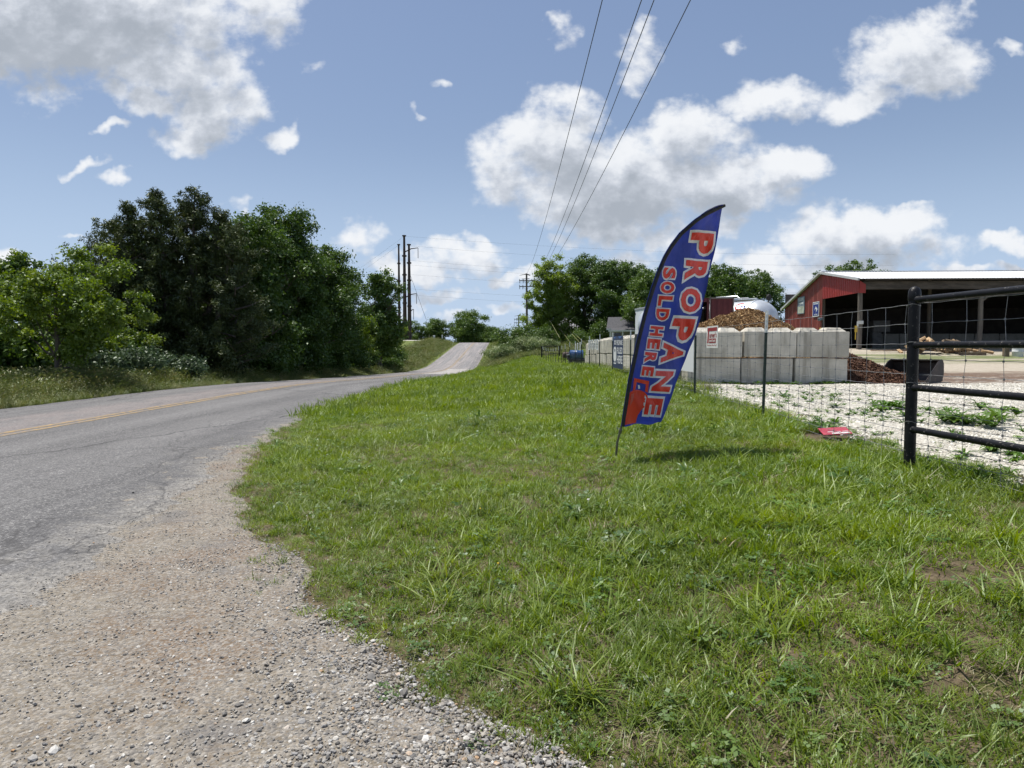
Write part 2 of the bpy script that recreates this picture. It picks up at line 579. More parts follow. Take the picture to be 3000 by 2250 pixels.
def grid_mesh(name, xs, ys, zfun, mask=None):
    X, Y = np.meshgrid(xs, ys)
    Z = zfun(X, Y)
    V = np.stack([X.ravel(), Y.ravel(), Z.ravel()], 1)
    nx = len(xs); ny = len(ys)
    i, j = np.meshgrid(np.arange(nx - 1), np.arange(ny - 1))
    a = (j * nx + i).ravel()
    F = np.stack([a, a + 1, a + nx + 1, a + nx], 1)
    if mask is not None:
        xc = (X[:-1, :-1] + X[1:, 1:]).ravel() / 2; yc = (Y[:-1, :-1] + Y[1:, 1:]).ravel() / 2
        F = F[mask(xc, yc)]
        used = np.unique(F); mp = np.zeros(len(V), dtype=int); mp[used] = np.arange(len(used))
        V = V[used]; F = mp[F]
    return np_mesh(name, V, F)

# --- ground material: soil and thatch between the blades near by, grass cover farther off
m_ground, g, out = new_mat('ground_soil_and_grass')
pos = g.n('ShaderNodeNewGeometry').outputs['Position']
gx, gy, gz = g.xyz(pos)
n1 = g.noise(pos, 1.1, 5, .6)[0]; n2 = g.noise(pos, 9.0, 6, .65)[0]; n3 = g.noise(pos, 60.0, 4, .6)[0]
soil = g.mix(g.ss(n2, .35, .65), (.080, .060, .038), (.16, .125, .082))
soil = g.mix(g.ss(n3, .45, .7), soil, (.055, .040, .026))
thatch = g.mix(g.ss(n3, .4, .65), (.070, .090, .024), (.15, .15, .060))
near = g.mix(g.ss(g.m('ADD', g.m('MULTIPLY', n1, .5), g.m('MULTIPLY', n2, .5)), .38, .52), thatch, soil)
near = g.hsv(near, .5, 1.0, g.m('ADD', .35, g.m('MULTIPLY', g.noise(pos, 34.0, 6, .8)[0], 1.3)))
n4 = g.noise(g.v('MULTIPLY', pos, (1, .45, 1)), 7.0, 6, .7)[0]
grassc = g.mix(g.ss(n4, .36, .64), (.050, .098, .014), (.098, .155, .028))
grassc = g.mix(g.ss(g.noise(pos, .35, 3, .5)[0], .45, .7), grassc, (.100, .135, .030))
tall = g.mix(g.ss(g.noise(pos, 1.6, 5, .65)[0], .4, .62), (.085, .125, .026), (.165, .180, .060))
far = g.mix(g.m('MAXIMUM', g.ss(gy, 74, 84), g.ss(gx, -9.5, -11.5)), grassc, tall)
# map range with from_min > from_max gives the falling step used for the left verge
col = g.mix(g.ss(gy, 7.0, 20.0), near, far)
b = g.n('ShaderNodeBsdfPrincipled'); g.put(b.inputs['Base Color'], col); b.inputs['Roughness'].default_value = .95; b.inputs['Specular IOR Level'].default_value = .15
bn = g.n('ShaderNodeBump'); bn.inputs['Strength'].default_value = .7; bn.inputs['Distance'].default_value = .03
g.put(bn.inputs['Height'], g.m('ADD', n2, g.m('MULTIPLY', n3, .5)))
m_ground.node_tree.links.new(bn.outputs[0], b.inputs['Normal'])
m_ground.node_tree.links.new(b.outputs[0], out.inputs[0])

xs = nonuni([(-1500, -300, 100), (-300, -60, 20), (-60, -24, 4), (-24, -11, .5), (-11, -4, .5), (-4, 4, .12), (4, 14, .5), (14, 60, 2.5), (60, 300, 20), (300, 1500, 100)])
ys = nonuni([(-300, -20, 40), (-20, -2, 3), (-2, 12, .12), (12, 30, .4), (30, 100, 1.0), (100, 180, 2), (180, 400, 12), (400, 3000, 100)])
def ground_z(X, Y):
    z = H(X, Y)
    inroad = (X > x_road_l(Y) + .1) & (X < np.where(Y < 13, x_lawn(Y) - .35, x_road_r(Y) - .05))
    yard = (X > x_fence(Y) + .9) & (Y < 50) & (X < 75)
    return np.where(inroad | yard, z - .04, z)
ground = tag(link_mesh('ground', grid_mesh('ground', xs, ys, ground_z), m_ground, smooth=True), kind='structure')

# --- road
m_road, g, out = new_mat('asphalt')
pos = g.n('ShaderNodeNewGeometry').outputs['Position']
gx, gy, gz = g.xyz(pos)
xc = g.m('ADD', g.m('ADD', gx, 7.0), g.m('MULTIPLY', gy, .006))          # metres from the centre line
ea = g.n('ShaderNodeAttribute'); ea.attribute_name = 'edge'
edge = ea.outputs['Fac']
streak = g.noise(g.v('MULTIPLY', pos, (1.6, .12, 1)), 1.3, 5, .6)[0]
fine = g.noise(g.v('ADD', g.v('MULTIPLY', pos, (1, .8, 1)), (0, 0, 0)), 60.0, 4, .8)[0]
fine2 = g.noise(pos, 38.0, 4, .65)[0]
blot = g.noise(pos, .8, 5, .6)[0]
grain = g.noise(pos, 22.0, 6, .8)[0]
c = g.mix(g.ss(streak, .36, .62), (.092, .090, .091), (.135, .132, .131))
c = g.mix(g.m('MULTIPLY', g.ss(blot, .45, .75), .5), c, (.098, .096, .097))
# wheel tracks, a touch paler
trk = g.m('MAXIMUM', g.ss(g.m('ABSOLUTE', g.m('SUBTRACT', g.m('ABSOLUTE', xc), .9)), .45, .1), g.ss(g.m('ABSOLUTE', g.m('SUBTRACT', g.m('ABSOLUTE', xc), 2.45)), .4, .1))
c = g.mix(g.m('MULTIPLY', trk, .28), c, (.20, .195, .193))
# old pinkish seal coat beside the centre line and over the far hill
wob_ = g.m('ADD', xc, g.m('MULTIPLY', g.m('SUBTRACT', g.noise(g.v('MULTIPLY', pos, (1, .25, 1)), 1.2, 5, .6)[0], .5), .9))
pink = g.m('MULTIPLY', g.ss(wob_, -1.75, -1.35), g.ss(wob_, .1, -.12))
hill = g.ss(gy, 57.5, 58.0)
pinkc = g.mix(g.ss(fine2, .4, .65), (.175, .150, .142), (.245, .212, .202))
hillc = g.mix(g.ss(g.noise(g.v('MULTIPLY', pos, (3.2, .05, 1)), 1.0, 5, .6)[0], .38, .62), (.17, .164, .166), (.275, .250, .242))
hillc = g.mix(g.m('MULTIPLY', g.ss(g.m('ABSOLUTE', g.m('SUBTRACT', g.m('ABSOLUTE', xc), 1.6)), .5, .1), .5), hillc, (.20, .195, .20))
c = g.mix(g.m('MULTIPLY', g.m('MULTIPLY', pink, g.ss(g.noise(g.v('MULTIPLY', pos, (1, .4, 1)), 3.0, 6, .7)[0], .30, .58)), .8), c, pinkc)
c = g.mix(hill, c, hillc)
# pale patch across the near lane of the dip
pt = g.m('MULTIPLY', g.ss(g.m('ADD', gy, g.m('MULTIPLY', blot, 2.0)), 53.5, 54.5), g.m('MULTIPLY', g.ss(gy, 79.0, 78.5), g.ss(wob_, .15, .3)))
c = g.mix(g.m('MULTIPLY', pt, .85), c, g.mix(g.ss(blot, .4, .6), (.33, .31, .29), (.42, .40, .38)))
# pale dust and sand on the broken edge at the driveway mouth, and along both edges
dn = g.noise(pos, 2.1, 6, .68, 1.5)[0]
dust = g.m('MULTIPLY', g.ss(g.m('SUBTRACT', edge, g.m('MULTIPLY', g.m('SUBTRACT', dn, .25), 2.0)), .15, -.35), g.ss(gy, 11.0, 6.5))
c = g.mix(g.m('MULTIPLY', g.m('MULTIPLY', dust, g.ss(fine2, .30, .55)), .62), c, g.mix(g.ss(fine2, .35, .6), (.20, .188, .165), (.32, .30, .265)))
es = g.ss(g.m('SUBTRACT', edge, g.m('MULTIPLY', dn, .5)), .05, -.18)
c = g.mix(g.m('MULTIPLY', es, .35), c, (.27, .25, .22))
c = g.mix(g.m('MULTIPLY', g.ss(fine, .53, .63), .75), c, (.36, .35, .335))
c = g.mix(g.m('MULTIPLY', g.ss(fine, .46, .36), .8), c, (.045, .044, .045))
c = g.hsv(c, .5, 1.0, g.m('ADD', .15, g.m('MULTIPLY', grain, 1.7)))
# thin tar lines over old cracks
ck = g.voro(g.v('ADD', g.v('MULTIPLY', pos, (.22, .09, 0)), g.v('SCALE', g.noise(pos, 1.4, 4, .6)[1], s=.12)), 1.0, 'DISTANCE_TO_EDGE')[0]
c = g.mix(g.m('MULTIPLY', g.ss(ck, .006, .0025), .8), c, (.045, .044, .046))
ck2 = g.voro(g.v('ADD', g.v('MULTIPLY', pos, (1.1, .8, 0)), g.v('SCALE', g.noise(pos, 3.0, 4, .6)[1], s=.35)), 1.0, 'DISTANCE_TO_EDGE')[0]
c = g.mix(g.m('MULTIPLY', g.m('MULTIPLY', g.ss(ck2, .016, .006), g.ss(edge, 2.6, .4)), .65), c, (.05, .048, .048))
dk = g.m('MULTIPLY', g.m('MULTIPLY', g.ss(edge, 1.0, .45), g.ss(edge, .0, .25)), g.ss(blot, .35, .6))
c = g.mix(g.m('MULTIPLY', dk, .4), c, (.07, .069, .072))
b = g.n('ShaderNodeBsdfPrincipled'); g.put(b.inputs['Base Color'], c); b.inputs['Roughness'].default_value = .85; b.inputs['Specular IOR Level'].default_value = .3
bn = g.n('ShaderNodeBump'); bn.inputs['Strength'].default_value = .5; bn.inputs['Distance'].default_value = .008
g.put(bn.inputs['Height'], g.m('ADD', fine, fine2)); m_road.node_tree.links.new(bn.outputs[0], b.inputs['Normal'])
m_road.node_tree.links.new(b.outputs[0], out.inputs[0])

def road_right(y):
    y = np.asarray(y, dtype=float)
    base = np.interp(y, [-30, -5, 1, 3.1, 3.6, 4.6, 6.0, 8.0, 11, 15, 900], [-3.2, -2.5, -2.3, -2.32, -2.34, -2.5, -2.8, -3.25, -3.62, -3.92, -9.3])
    base = np.where(y > 15, x_road_r(y) - .02, base)
    amp = np.interp(y, [0, 7, 12, 20], [.13, .10, .05, .03])
    return base + amp * (np.sin(y * 5.1) * .5 + np.sin(y * 11.7 + 1) * .35 + np.sin(y * 23.0 + 2) * .25 + np.sin(y * 47.0 + 1.7 * np.sin(y * 9)) * .22 + np.sin(y * 2.2 + .5) * .6)

ysr = nonuni([(-30, 0, 1.0), (0, 14, .05), (14, 40, .4), (40, 180, 1.0), (180, 400, 10)])
ts = np.concatenate([np.linspace(0, .9, 22), np.linspace(.905, 1, 14)])
TT, YY = np.meshgrid(ts, ysr)
XL = x_road_l(YY) + .03 * np.sin(YY * 3.1) + .03 * np.sin(YY * 7.7); XR = road_right(YY)
XX = XL + (XR - XL) * TT
crown = .035 * (1 - np.clip(np.abs(XX + 7 + .006 * YY) / 3.2, 0, 1) ** 2)
ZZ = tl(T_ROAD, YY) + .012 + crown - .018 * smooth(1 - (XR - XX) / .12) * (YY < 14)
V = np.stack([XX.ravel(), YY.ravel(), ZZ.ravel()], 1)
nx = len(ts); i, j = np.meshgrid(np.arange(nx - 1), np.arange(len(ysr) - 1)); a = (j * nx + i).ravel()
me = np_mesh('road', V, np.stack([a, a + 1, a + nx + 1, a + nx], 1))
att = me.attributes.new('edge', 'FLOAT', 'POINT'); att.data.foreach_set('value', np.minimum(XR - XX, XX - XL + .6).ravel().astype(np.float32))
road = tag(link_mesh('road', me, m_road, smooth=True), kind='structure')
# skirt so the broken edge has thickness is given by the falling rim; painted double line
m_yel, g, out = new_mat('worn_yellow_road_paint')
pos = g.n('ShaderNodeNewGeometry').outputs['Position']
wn = g.m('ADD', g.m('MULTIPLY', g.noise(g.v('MULTIPLY', pos, (1, .5, 1)), 11.0, 6, .7)[0], .6), g.m('MULTIPLY', g.noise(pos, 70.0, 3, .6)[0], .4))
c = g.mix(g.ss(wn, .415, .555), (.39, .245, .065), (.155, .142, .13))
b = g.n('ShaderNodeBsdfPrincipled'); g.put(b.inputs['Base Color'], c); b.inputs['Roughness'].default_value = .8
m_yel.node_tree.links.new(b.outputs[0], out.inputs[0])
for off in (-.10, .10):
    yl = nonuni([(-20, 40, .4), (40, 180, 1.0), (180, 260, 8)])
    L = []; Rr = []
    for y_ in yl:
        xm = -7.0 - .006 * y_ + off + .012 * math.sin(y_ * 1.3)
        for xx, lst in ((xm - .055, L), (xm + .055, Rr)):
            cr = .035 * (1 - min(abs(xx + 7 + .006 * y_) / 3.2, 1) ** 2)
            lst.append((xx, y_, float(tl(T_ROAD, y_)) + .012 + cr + .004))
    n = len(yl); V = np.array(L + Rr); k = np.arange(n - 1)
    link_mesh('centre_line', np_mesh('centre_line', V, np.stack([k, k + n, k + n + 1, k + 1], 1)), m_yel, road)

# --- gravel driveway the camera stands on
m_grav, g, out = new_mat('packed_dirt_and_gravel')
pos = g.n('ShaderNodeNewGeometry').outputs['Position']
gx, gy, gz = g.xyz(pos)
n1 = g.noise(pos, .9, 5, .6)[0]; n2 = g.noise(pos, 6.0, 6, .65)[0]; n3 = g.noise(pos, 55.0, 5, .65)[0]
dirt = g.mix(g.ss(n2, .35, .65), (.195, .165, .125), (.265, .23, .182))
dirt = g.mix(g.m('MULTIPLY', g.ss(n1, .46, .66), .85), dirt, (.185, .125, .080))
vo = g.voro(pos, 85.0)
stone = g.mix(g.xyz(vo['Color'])[0], (.15, .145, .14), (.40, .37, .325))
c = g.mix(g.m('MULTIPLY', g.ss(n3, .40, .55), .75), dirt, stone)
c = g.hsv(c, .5, 1.0, g.m('ADD', .62, g.m('MULTIPLY', g.noise(pos, 24, 5, .75)[0], .72)))
c = g.mix(g.m('MULTIPLY', g.ss(g.noise(pos, 1.7, 5, .6)[0], .55, .68), .55), c, (.15, .145, .145))
b = g.n('ShaderNodeBsdfPrincipled'); g.put(b.inputs['Base Color'], c); b.inputs['Roughness'].default_value = .9; b.inputs['Specular IOR Level'].default_value = .2
bn = g.n('ShaderNodeBump'); bn.inputs['Strength'].default_value = .8; bn.inputs['Distance'].default_value = .012
g.put(bn.inputs['Height'], g.m('ADD', n3, g.m('MULTIPLY', vo['Distance'], -.8)))
m_grav.node_tree.links.new(bn.outputs[0], b.inputs['Normal']); m_grav.node_tree.links.new(b.outputs[0], out.inputs[0])
def grav_edge(x, y): return x_lawn(y) + .10 * wob(x, y, 2.1) + .06 * wob(x, y, 5.3)
xs = nonuni([(-14, -5, .5), (-5, 2.8, .05), (2.8, 7, .5)]); ys = nonuni([(-14, .8, .5), (.8, 11, .05), (11, 14, .2)])
def grav_z(X, Y):
    return H(X, Y) - .022 + .040 * smooth((grav_edge(X, Y) + .16 - X) / .30) + .008 * wob(X, Y, 3.0) + .004 * wob(X, Y, 9.0) - .05 * (X < -5) 
tag(link_mesh('gravel_driveway', grid_mesh('gravel_driveway', xs, ys, grav_z, lambda x, y: (x < grav_edge(x, y) + .24) & (x > np.minimum(road_right(y) - .5, -3))), m_grav, smooth=True), kind='structure')

# --- pale gravel yard behind the fence
m_yard, g, out = new_mat('crushed_limestone_yard')
pos = g.n('ShaderNodeNewGeometry').outputs['Position']
gx, gy, gz = g.xyz(pos)
vo = g.voro(g.v('ADD', pos, g.v('SCALE', g.noise(pos, 20, 3, .6)[1], s=.02)), 30.0)
n1 = g.noise(pos, 1.0, 5, .6)[0]; n2 = g.noise(pos, 5.0, 6, .65)[0]
c = g.mix(g.xyz(vo['Color'])[0], (.38, .355, .30), (.64, .61, .535))
c = g.mix(g.m('MULTIPLY', g.ss(n2, .56, .75), .6), c, (.26, .24, .20))
tan = g.mix(g.ss(n2, .35, .65), (.40, .345, .27), (.50, .45, .37))
c = g.mix(g.ss(g.m('ADD', gy, g.m('MULTIPLY', n1, 5)), 19, 25), c, tan)
# mulch and damp soil dragged over the yard
wy = g.m('ADD', gy, g.m('MULTIPLY', g.m('SUBTRACT', n1, .5), 5))
br = g.m('MULTIPLY', g.m('MULTIPLY', g.ss(wy, 14.6, 16.0), g.ss(wy, 24.5, 21.0)), g.ss(gx, 8.2, 9.5))
br = g.m('MULTIPLY', br, g.ss(g.m('ADD', g.m('MULTIPLY', n2, .6), g.m('MULTIPLY', g.noise(g.v('MULTIPLY', pos, (.3, 1, 1)), 1.1, 5, .6)[0], .5)), .40, .56))
c = g.mix(g.m('MULTIPLY', br, .9), c, g.mix(g.ss(n2, .4, .6), (.085, .045, .030), (.16, .095, .06)))
# thin green growth near the shed and by the walls
gr = g.m('MULTIPLY', g.ss(g.noise(g.v('MULTIPLY', pos, (.25, 1, 1)), .9, 5, .6)[0], .40, .54), g.m('MULTIPLY', g.ss(gy, 31, 35), g.ss(gy, 44, 41)))
c = g.mix(g.m('MULTIPLY', gr, .8), c, (.11, .15, .035))
b = g.n('ShaderNodeBsdfPrincipled'); g.put(b.inputs['Base Color'], c); b.inputs['Roughness'].default_value = .9; b.inputs['Specular IOR Level'].default_value = .2
bn = g.n('ShaderNodeBump'); bn.inputs['Strength'].default_value = 1.0; bn.inputs['Distance'].default_value = .03
g.put(bn.inputs['Height'], g.m('ADD', g.m('MULTIPLY', vo['Distance'], -1.0), n2))
m_yard.node_tree.links.new(bn.outputs[0], b.inputs['Normal']); m_yard.node_tree.links.new(b.outputs[0], out.inputs[0])
xs = nonuni([(2.6, 14, .15), (14, 60, 1.5)]); ys = nonuni([(-6, 3, .5), (3, 20, .15), (20, 49, .5)])
def yard_edge(x, y):
    e = x_fence(y) + .25 + .22 * wob(x, y, 1.2) + .1 * wob(x, y, 3.7)
    return np.where(y > 15.0, e + 4.5 * smooth((y - 15.0) / 1.5), e)
tag(link_mesh('gravel_yard', grid_mesh('gravel_yard', xs, ys, lambda X, Y: H(X, Y) + .012 + .02 * wob(X, Y, 1.1) + .012 * wob(X, Y, 3.1) - .06 * smooth((yard_edge(X, Y) + .22 - X) / .30) * (Y < 14.5), lambda x, y: x > yard_edge(x, y) - .1), m_yard, smooth=True), kind='structure')
# pale lane that branches off beyond the dip on the left bank
m_lane = pm('pale_lane_gravel', (.42, .40, .35), (.5, .48, .43), scale=2)
xs = np.linspace(-46, -12, 40); ys = np.linspace(138.5, 141.0, 4)
tag(link_mesh('farm_lane', grid_mesh('farm_lane', xs, ys, lambda X, Y: H(X, Y) + .03), m_lane, smooth=True), kind='structure')

# ------------------------------------------------------------------ scattering: one "stuff" object per cover
def hidden_collection(name, objs):
    c = bpy.data.collections.new(name)
    for o in objs:
        c.objects.link(o)
    return c

def proto(name, me, mat):
    if not me.materials: me.materials.append(mat)
    return bpy.data.objects.new(name, me)

def scatter(name, P, rot, scl, idx, coll, label=None, parent=None, cat=None):
    me = bpy.data.meshes.new(name)
    P = np.asarray(P, dtype=np.float32); n = len(P)
    me.vertices.add(n); me.vertices.foreach_set('co', P.ravel())
    a = me.attributes.new('rot', 'FLOAT_VECTOR', 'POINT'); a.data.foreach_set('vector', np.asarray(rot, dtype=np.float32).ravel())
    scl = np.asarray(scl, dtype=np.float32)
    if scl.ndim == 1: scl = np.repeat(scl[:, None], 3, 1)
    a = me.attributes.new('scl', 'FLOAT_VECTOR', 'POINT'); a.data.foreach_set('vector', np.ascontiguousarray(scl).ravel())
    a = me.attributes.new('idx', 'INT', 'POINT'); a.data.foreach_set('value', np.asarray(idx, dtype=np.int32))
    o = bpy.data.objects.new(name, me); COL.objects.link(o)
    if parent is not None: o.parent = parent
    nt = bpy.data.node_groups.new(name, 'GeometryNodeTree')
    nt.interface.new_socket('Geometry', in_out='INPUT', socket_type='NodeSocketGeometry')
    nt.interface.new_socket('Geometry', in_out='OUTPUT', socket_type='NodeSocketGeometry')
    gi = nt.nodes.new('NodeGroupInput'); go = nt.nodes.new('NodeGroupOutput')
    ci = nt.nodes.new('GeometryNodeCollectionInfo'); ci.inputs['Collection'].default_value = coll
    ci.inputs['Separate Children'].default_value = True; ci.inputs['Reset Children'].default_value = True
    ip = nt.nodes.new('GeometryNodeInstanceOnPoints'); ip.inputs['Pick Instance'].default_value = True
    def attr(nm, t):
        nd = nt.nodes.new('GeometryNodeInputNamedAttribute'); nd.data_type = t; nd.inputs['Name'].default_value = nm
        return nd.outputs['Attribute']
    L = nt.links
    L.new(gi.outputs[0], ip.inputs['Points']); L.new(ci.outputs[0], ip.inputs['Instance'])
    L.new(attr('idx', 'INT'), ip.inputs['Instance Index']); L.new(attr('rot', 'FLOAT_VECTOR'), ip.inputs['Rotation']); L.new(attr('scl', 'FLOAT_VECTOR'), ip.inputs['Scale'])
    L.new(ip.outputs[0], go.inputs[0])
    md = o.modifiers.new('scatter', 'NODES'); md.node_group = nt
    tag(o, label, cat, kind='stuff')
    return o
# ------------------------------------------------------------------ grass, weeds, stones
def blades_mesh(name, n, h, w, spread, lean, seed, curl=.6, seg=3, flat=0.0):
    r = np.random.default_rng(seed)
    V = []; F = []
    for _ in range(n):
        a = r.uniform(0, 2 * math.pi); rad = spread * math.sqrt(r.uniform(0, 1))
        bx, by = rad * math.cos(a), rad * math.sin(a)
        da = a + r.normal(0, 1.7)
        hh = h * r.uniform(.45, 1.15); ww = w * r.uniform(.6, 1.25)
        ln = lean * r.uniform(.3, 1.4)
        px, py = -math.sin(da), math.cos(da)
        tw = r.normal(0, .5)
        b0 = len(V)
        for k in range(seg + 1):
            t = k / seg
            out = hh * ln * (t + curl * t * t)
            z = hh * (t - .35 * ln * t * t) * (1 - flat)
            cw = ww * (1 - t ** 1.6) * .5 if k < seg else 0
            ca, sa = math.cos(tw * t), math.sin(tw * t)
            qx, qy = px * ca - py * sa, px * sa + py * ca
            cx, cy = bx + math.cos(da) * out, by + math.sin(da) * out
            if k < seg:
                V += [(cx - qx * cw, cy - qy * cw, z), (cx + qx * cw, cy + qy * cw, z)]
            else:
                V.append((cx, cy, z))
        for k in range(seg - 1):
            F.append((b0 + 2 * k, b0 + 2 * k + 1, b0 + 2 * k + 3)); F.append((b0 + 2 * k, b0 + 2 * k + 3, b0 + 2 * k + 2))
        F.append((b0 + 2 * seg - 2, b0 + 2 * seg - 1, b0 + 2 * seg))
    return np_mesh(name, np.array(V), np.array(F))


def rosette_mesh(name, n, L, W, up, seed, lobed=True):
    """broad-leaved weed: leaves arching out of one crown"""
    r = np.random.default_rng(seed)
    V = []; F = []
    seg = 6
    for q in range(n):
        a = q * 2.4 + r.normal(0, .2); ll = L * r.uniform(.55, 1.1); el = up * r.uniform(.5, 1.4)
        px, py = -math.sin(a), math.cos(a)
        b0 = len(V)
        for k in range(seg + 1):
            t = k / seg
            wv = W * math.sin(math.pi * min(1, .08 + .92 * t)) ** .8 * (1.0 if not lobed else (1.25 if k % 2 else .7)) * r.uniform(.85, 1.15)
            if k == seg: wv = .003
            o_ = ll * t; z = ll * (el * t - .75 * el * t * t) + .01
            cx, cy = math.cos(a) * o_, math.sin(a) * o_
            V += [(cx - px * wv, cy - py * wv, z + .25 * wv), (cx, cy, z), (cx + px * wv, cy + py * wv, z + .25 * wv)]
        for k in range(seg):
            i = b0 + 3 * k
            F += [(i, i + 1, i + 4, i + 3), (i + 1, i + 2, i + 5, i + 4)]
    return np_mesh(name, np.array(V), np.array(F))


def seed_grass_mesh(name, n, h, seed):
    """tall roadside grass with nodding seed heads"""
    r = np.random.default_rng(seed)
    V = []; F = []
    def strip(p, q, w0, w1, d):
        b0 = len(V)
        V.extend([p - d * w0, p + d * w0, q + d * w1, q - d * w1]); F.append((b0, b0 + 1, b0 + 2, b0 + 3))
    for _ in range(n):
        a = r.uniform(0, 6.283); rad = .13 * math.sqrt(r.uniform())
        p = np.array([rad * math.cos(a), rad * math.sin(a), 0.])
        da = r.normal(0.2, 1.3); hh = h * r.uniform(.5, 1.15)
        side = np.array([-math.sin(da), math.cos(da), 0])
        dirn = np.array([math.cos(da), math.sin(da), 0])
        stem = r.uniform() < .38
        w = .0035 if stem else .006
        cur = p
        for k in range(4):
            t = (k + 1) / 4
            nx_ = p + dirn * hh * .42 * t * t * (1 if stem else 1.5) + np.array([0, 0, hh * (t - .12 * t * t * (1 if stem else 2.2))])
            strip(cur, nx_, w * (1 - .2 * k), w * (1 - .2 * (k + 1)) if k < 3 or stem else .0004, side)
            cur = nx_
        if stem:
            tip = cur + dirn * hh * .12 + np.array([0, 0, hh * .06])
            mid = (cur + tip) / 2
            strip(cur, mid, .004, .012, side); strip(mid, tip, .012, .002, side)
            up = np.array([0, 0, 1.0])
            strip(cur, mid, .004, .010, up); strip(mid, tip, .010, .002, up)
    return np_mesh(name, np.array(V), np.array(F))


def stone_mesh(name, seed, flat=.6):
    r = np.random.default_rng(seed)
    bm = bmesh.new(); bmesh.ops.create_icosphere(bm, subdivisions=1, radius=.5)
    nrm = [Vector(r.normal(size=3)).normalized() for _ in range(5)]
    cut = [r.uniform(.28, .42) for _ in nrm]
    sx, sy, sz = r.uniform(.75, 1.3), r.uniform(.7, 1.1), flat * r.uniform(.7, 1.25)
    for v in bm.verts:
        for d, c_ in zip(nrm, cut):
            k = v.co.dot(d)
            if k > c_: v.co -= d * (k - c_)
        v.co = Vector((v.co.x * sx, v.co.y * sy, v.co.z * sz)) + Vector(r.normal(0, .02, 3))
    me = bpy.data.meshes.new(name); bm.to_mesh(me); bm.free()
    return me


m_grass = leaf_mat('lawn_grass_blades', (.100, .172, .009), (.155, .236, .015), (.230, .305, .034), trans=.38, inst=True, patch=(.24, .285, .04))
m_broad = leaf_mat('broad_weed_leaves', (.055, .120, .018), (.080, .160, .024), (.115, .205, .036), trans=.3, rough=.4, inst=True)
m_straw = leaf_mat('dry_thatch', (.20, .165, .09), (.27, .225, .13), (.34, .29, .18), trans=.2, inst=True)
m_clover = leaf_mat('clover_leaves', (.055, .120, .025), (.085, .16, .03), (.12, .20, .03), trans=.3, inst=True)
m_tall = leaf_mat('tall_roadside_grass', (.085, .130, .028), (.140, .180, .045), (.25, .235, .10), trans=.32, inst=True)
m_flow_w = pm('clover_flower_white', (.75, .74, .68)); m_flow_y = pm('yellow_flower', (.80, .55, .03))

def clover_mesh(name, seed, n=16):
    r = np.random.default_rng(seed); V = []; F = []
    for _ in range(n):
        a = r.uniform(0, 6.28); rad = .09 * math.sqrt(r.uniform()); h = r.uniform(.02, .07)
        c = np.array([rad * math.cos(a), rad * math.sin(a), h]); a0 = r.uniform(0, 6.28)
        for k in range(3):
            an = a0 + k * 2.094; d = np.array([math.cos(an), math.sin(an), r.normal(0, .2)]); s_ = np.array([-math.sin(an), math.cos(an), r.normal(0, .2)])
            l = .017 * r.uniform(.7, 1.3); b0 = len(V)
            V += [c, c + d * l * .7 - s_ * l * .6, c + d * l * 1.25, c + d * l * .7 + s_ * l * .6]; F.append((b0, b0 + 1, b0 + 2, b0 + 3))
    return np_mesh(name, np.array(V), np.array(F))

def flower_mesh(name, r_, seed):
    mb = MB(); mb.tube([(0, 0, 0), (.004, 0, .05), (.01, .002, .095)], .0012, 3)
    for k in range(7):
        a = k * .9; mb.box((.01 + r_ * .6 * math.cos(a), r_ * .6 * math.sin(a), .098 + .003 * (k % 2)), (r_, r_ * .7, r_ * .5), Matrix.Rotation(a, 3, 'Z'))
    return mb.mesh(name)

# child order in a collection is alphabetical: number the prototypes by two digits
lawn_p = []
for k in range(6): lawn_p.append(proto('p%02d' % len(lawn_p), blades_mesh('blade_tuft', 30, .090, .0068, .085, .6, 10 + k), m_grass))     # 0-5 lawn
for k in range(3): lawn_p.append(proto('p%02d' % len(lawn_p), blades_mesh('coarse_tuft', 22, .145, .0075, .05, .75, 30 + k, curl=.9, seg=4), m_grass))   # 6-8 coarse clumps
for k in range(2): lawn_p.append(proto('p%02d' % len(lawn_p), rosette_mesh('broad_weed', 8, .135, .0105, 1.25, 40 + k, lobed=False), m_broad))    # 9-10 plantain-like
for k in range(2): lawn_p.append(proto('p%02d' % len(lawn_p), blades_mesh('dry_tuft', 16, .08, .003, .10, 1.5, 50 + k, flat=.55), m_straw))      # 11-12 straw
for k in range(3): lawn_p.append(proto('p%02d' % len(lawn_p), clover_mesh('clover_patch', 60 + k), m_clover))                                    # 13-15 clover
for k in range(3): lawn_p.append(proto('p%02d' % len(lawn_p), blades_mesh('far_tuft', 70, .11, .012, .22, .55, 70 + k, seg=2), m_grass))            # 16-18 coarse far cover
lawn_p.append(proto('p%02d' % len(lawn_p), flower_mesh('white_flower', .006, 1), m_flow_w))                                                   # 19
lawn_p.append(proto('p%02d' % len(lawn_p), flower_mesh('yellow_flower', .006, 2), m_flow_y))                                                  # 20
for k in range(4): lawn_p.append(proto('p%02d' % len(lawn_p), blades_mesh('sward', 64, .05, .0046, .125, .8, 130 + k, seg=2), m_grass if k < 3 else m_straw))      # 21-24 short sward
lawn_c = hidden_collection('lawn_protos', lawn_p)

def bare(x, y):
    """0 where soil shows through, 1 where the sward is full"""
    b_ = .5 + .5 * wob(x + 3, y - 1, 1.05) * .6 + .5 * wob(x - 2, y + 5, 2.7) * .4
    return b_

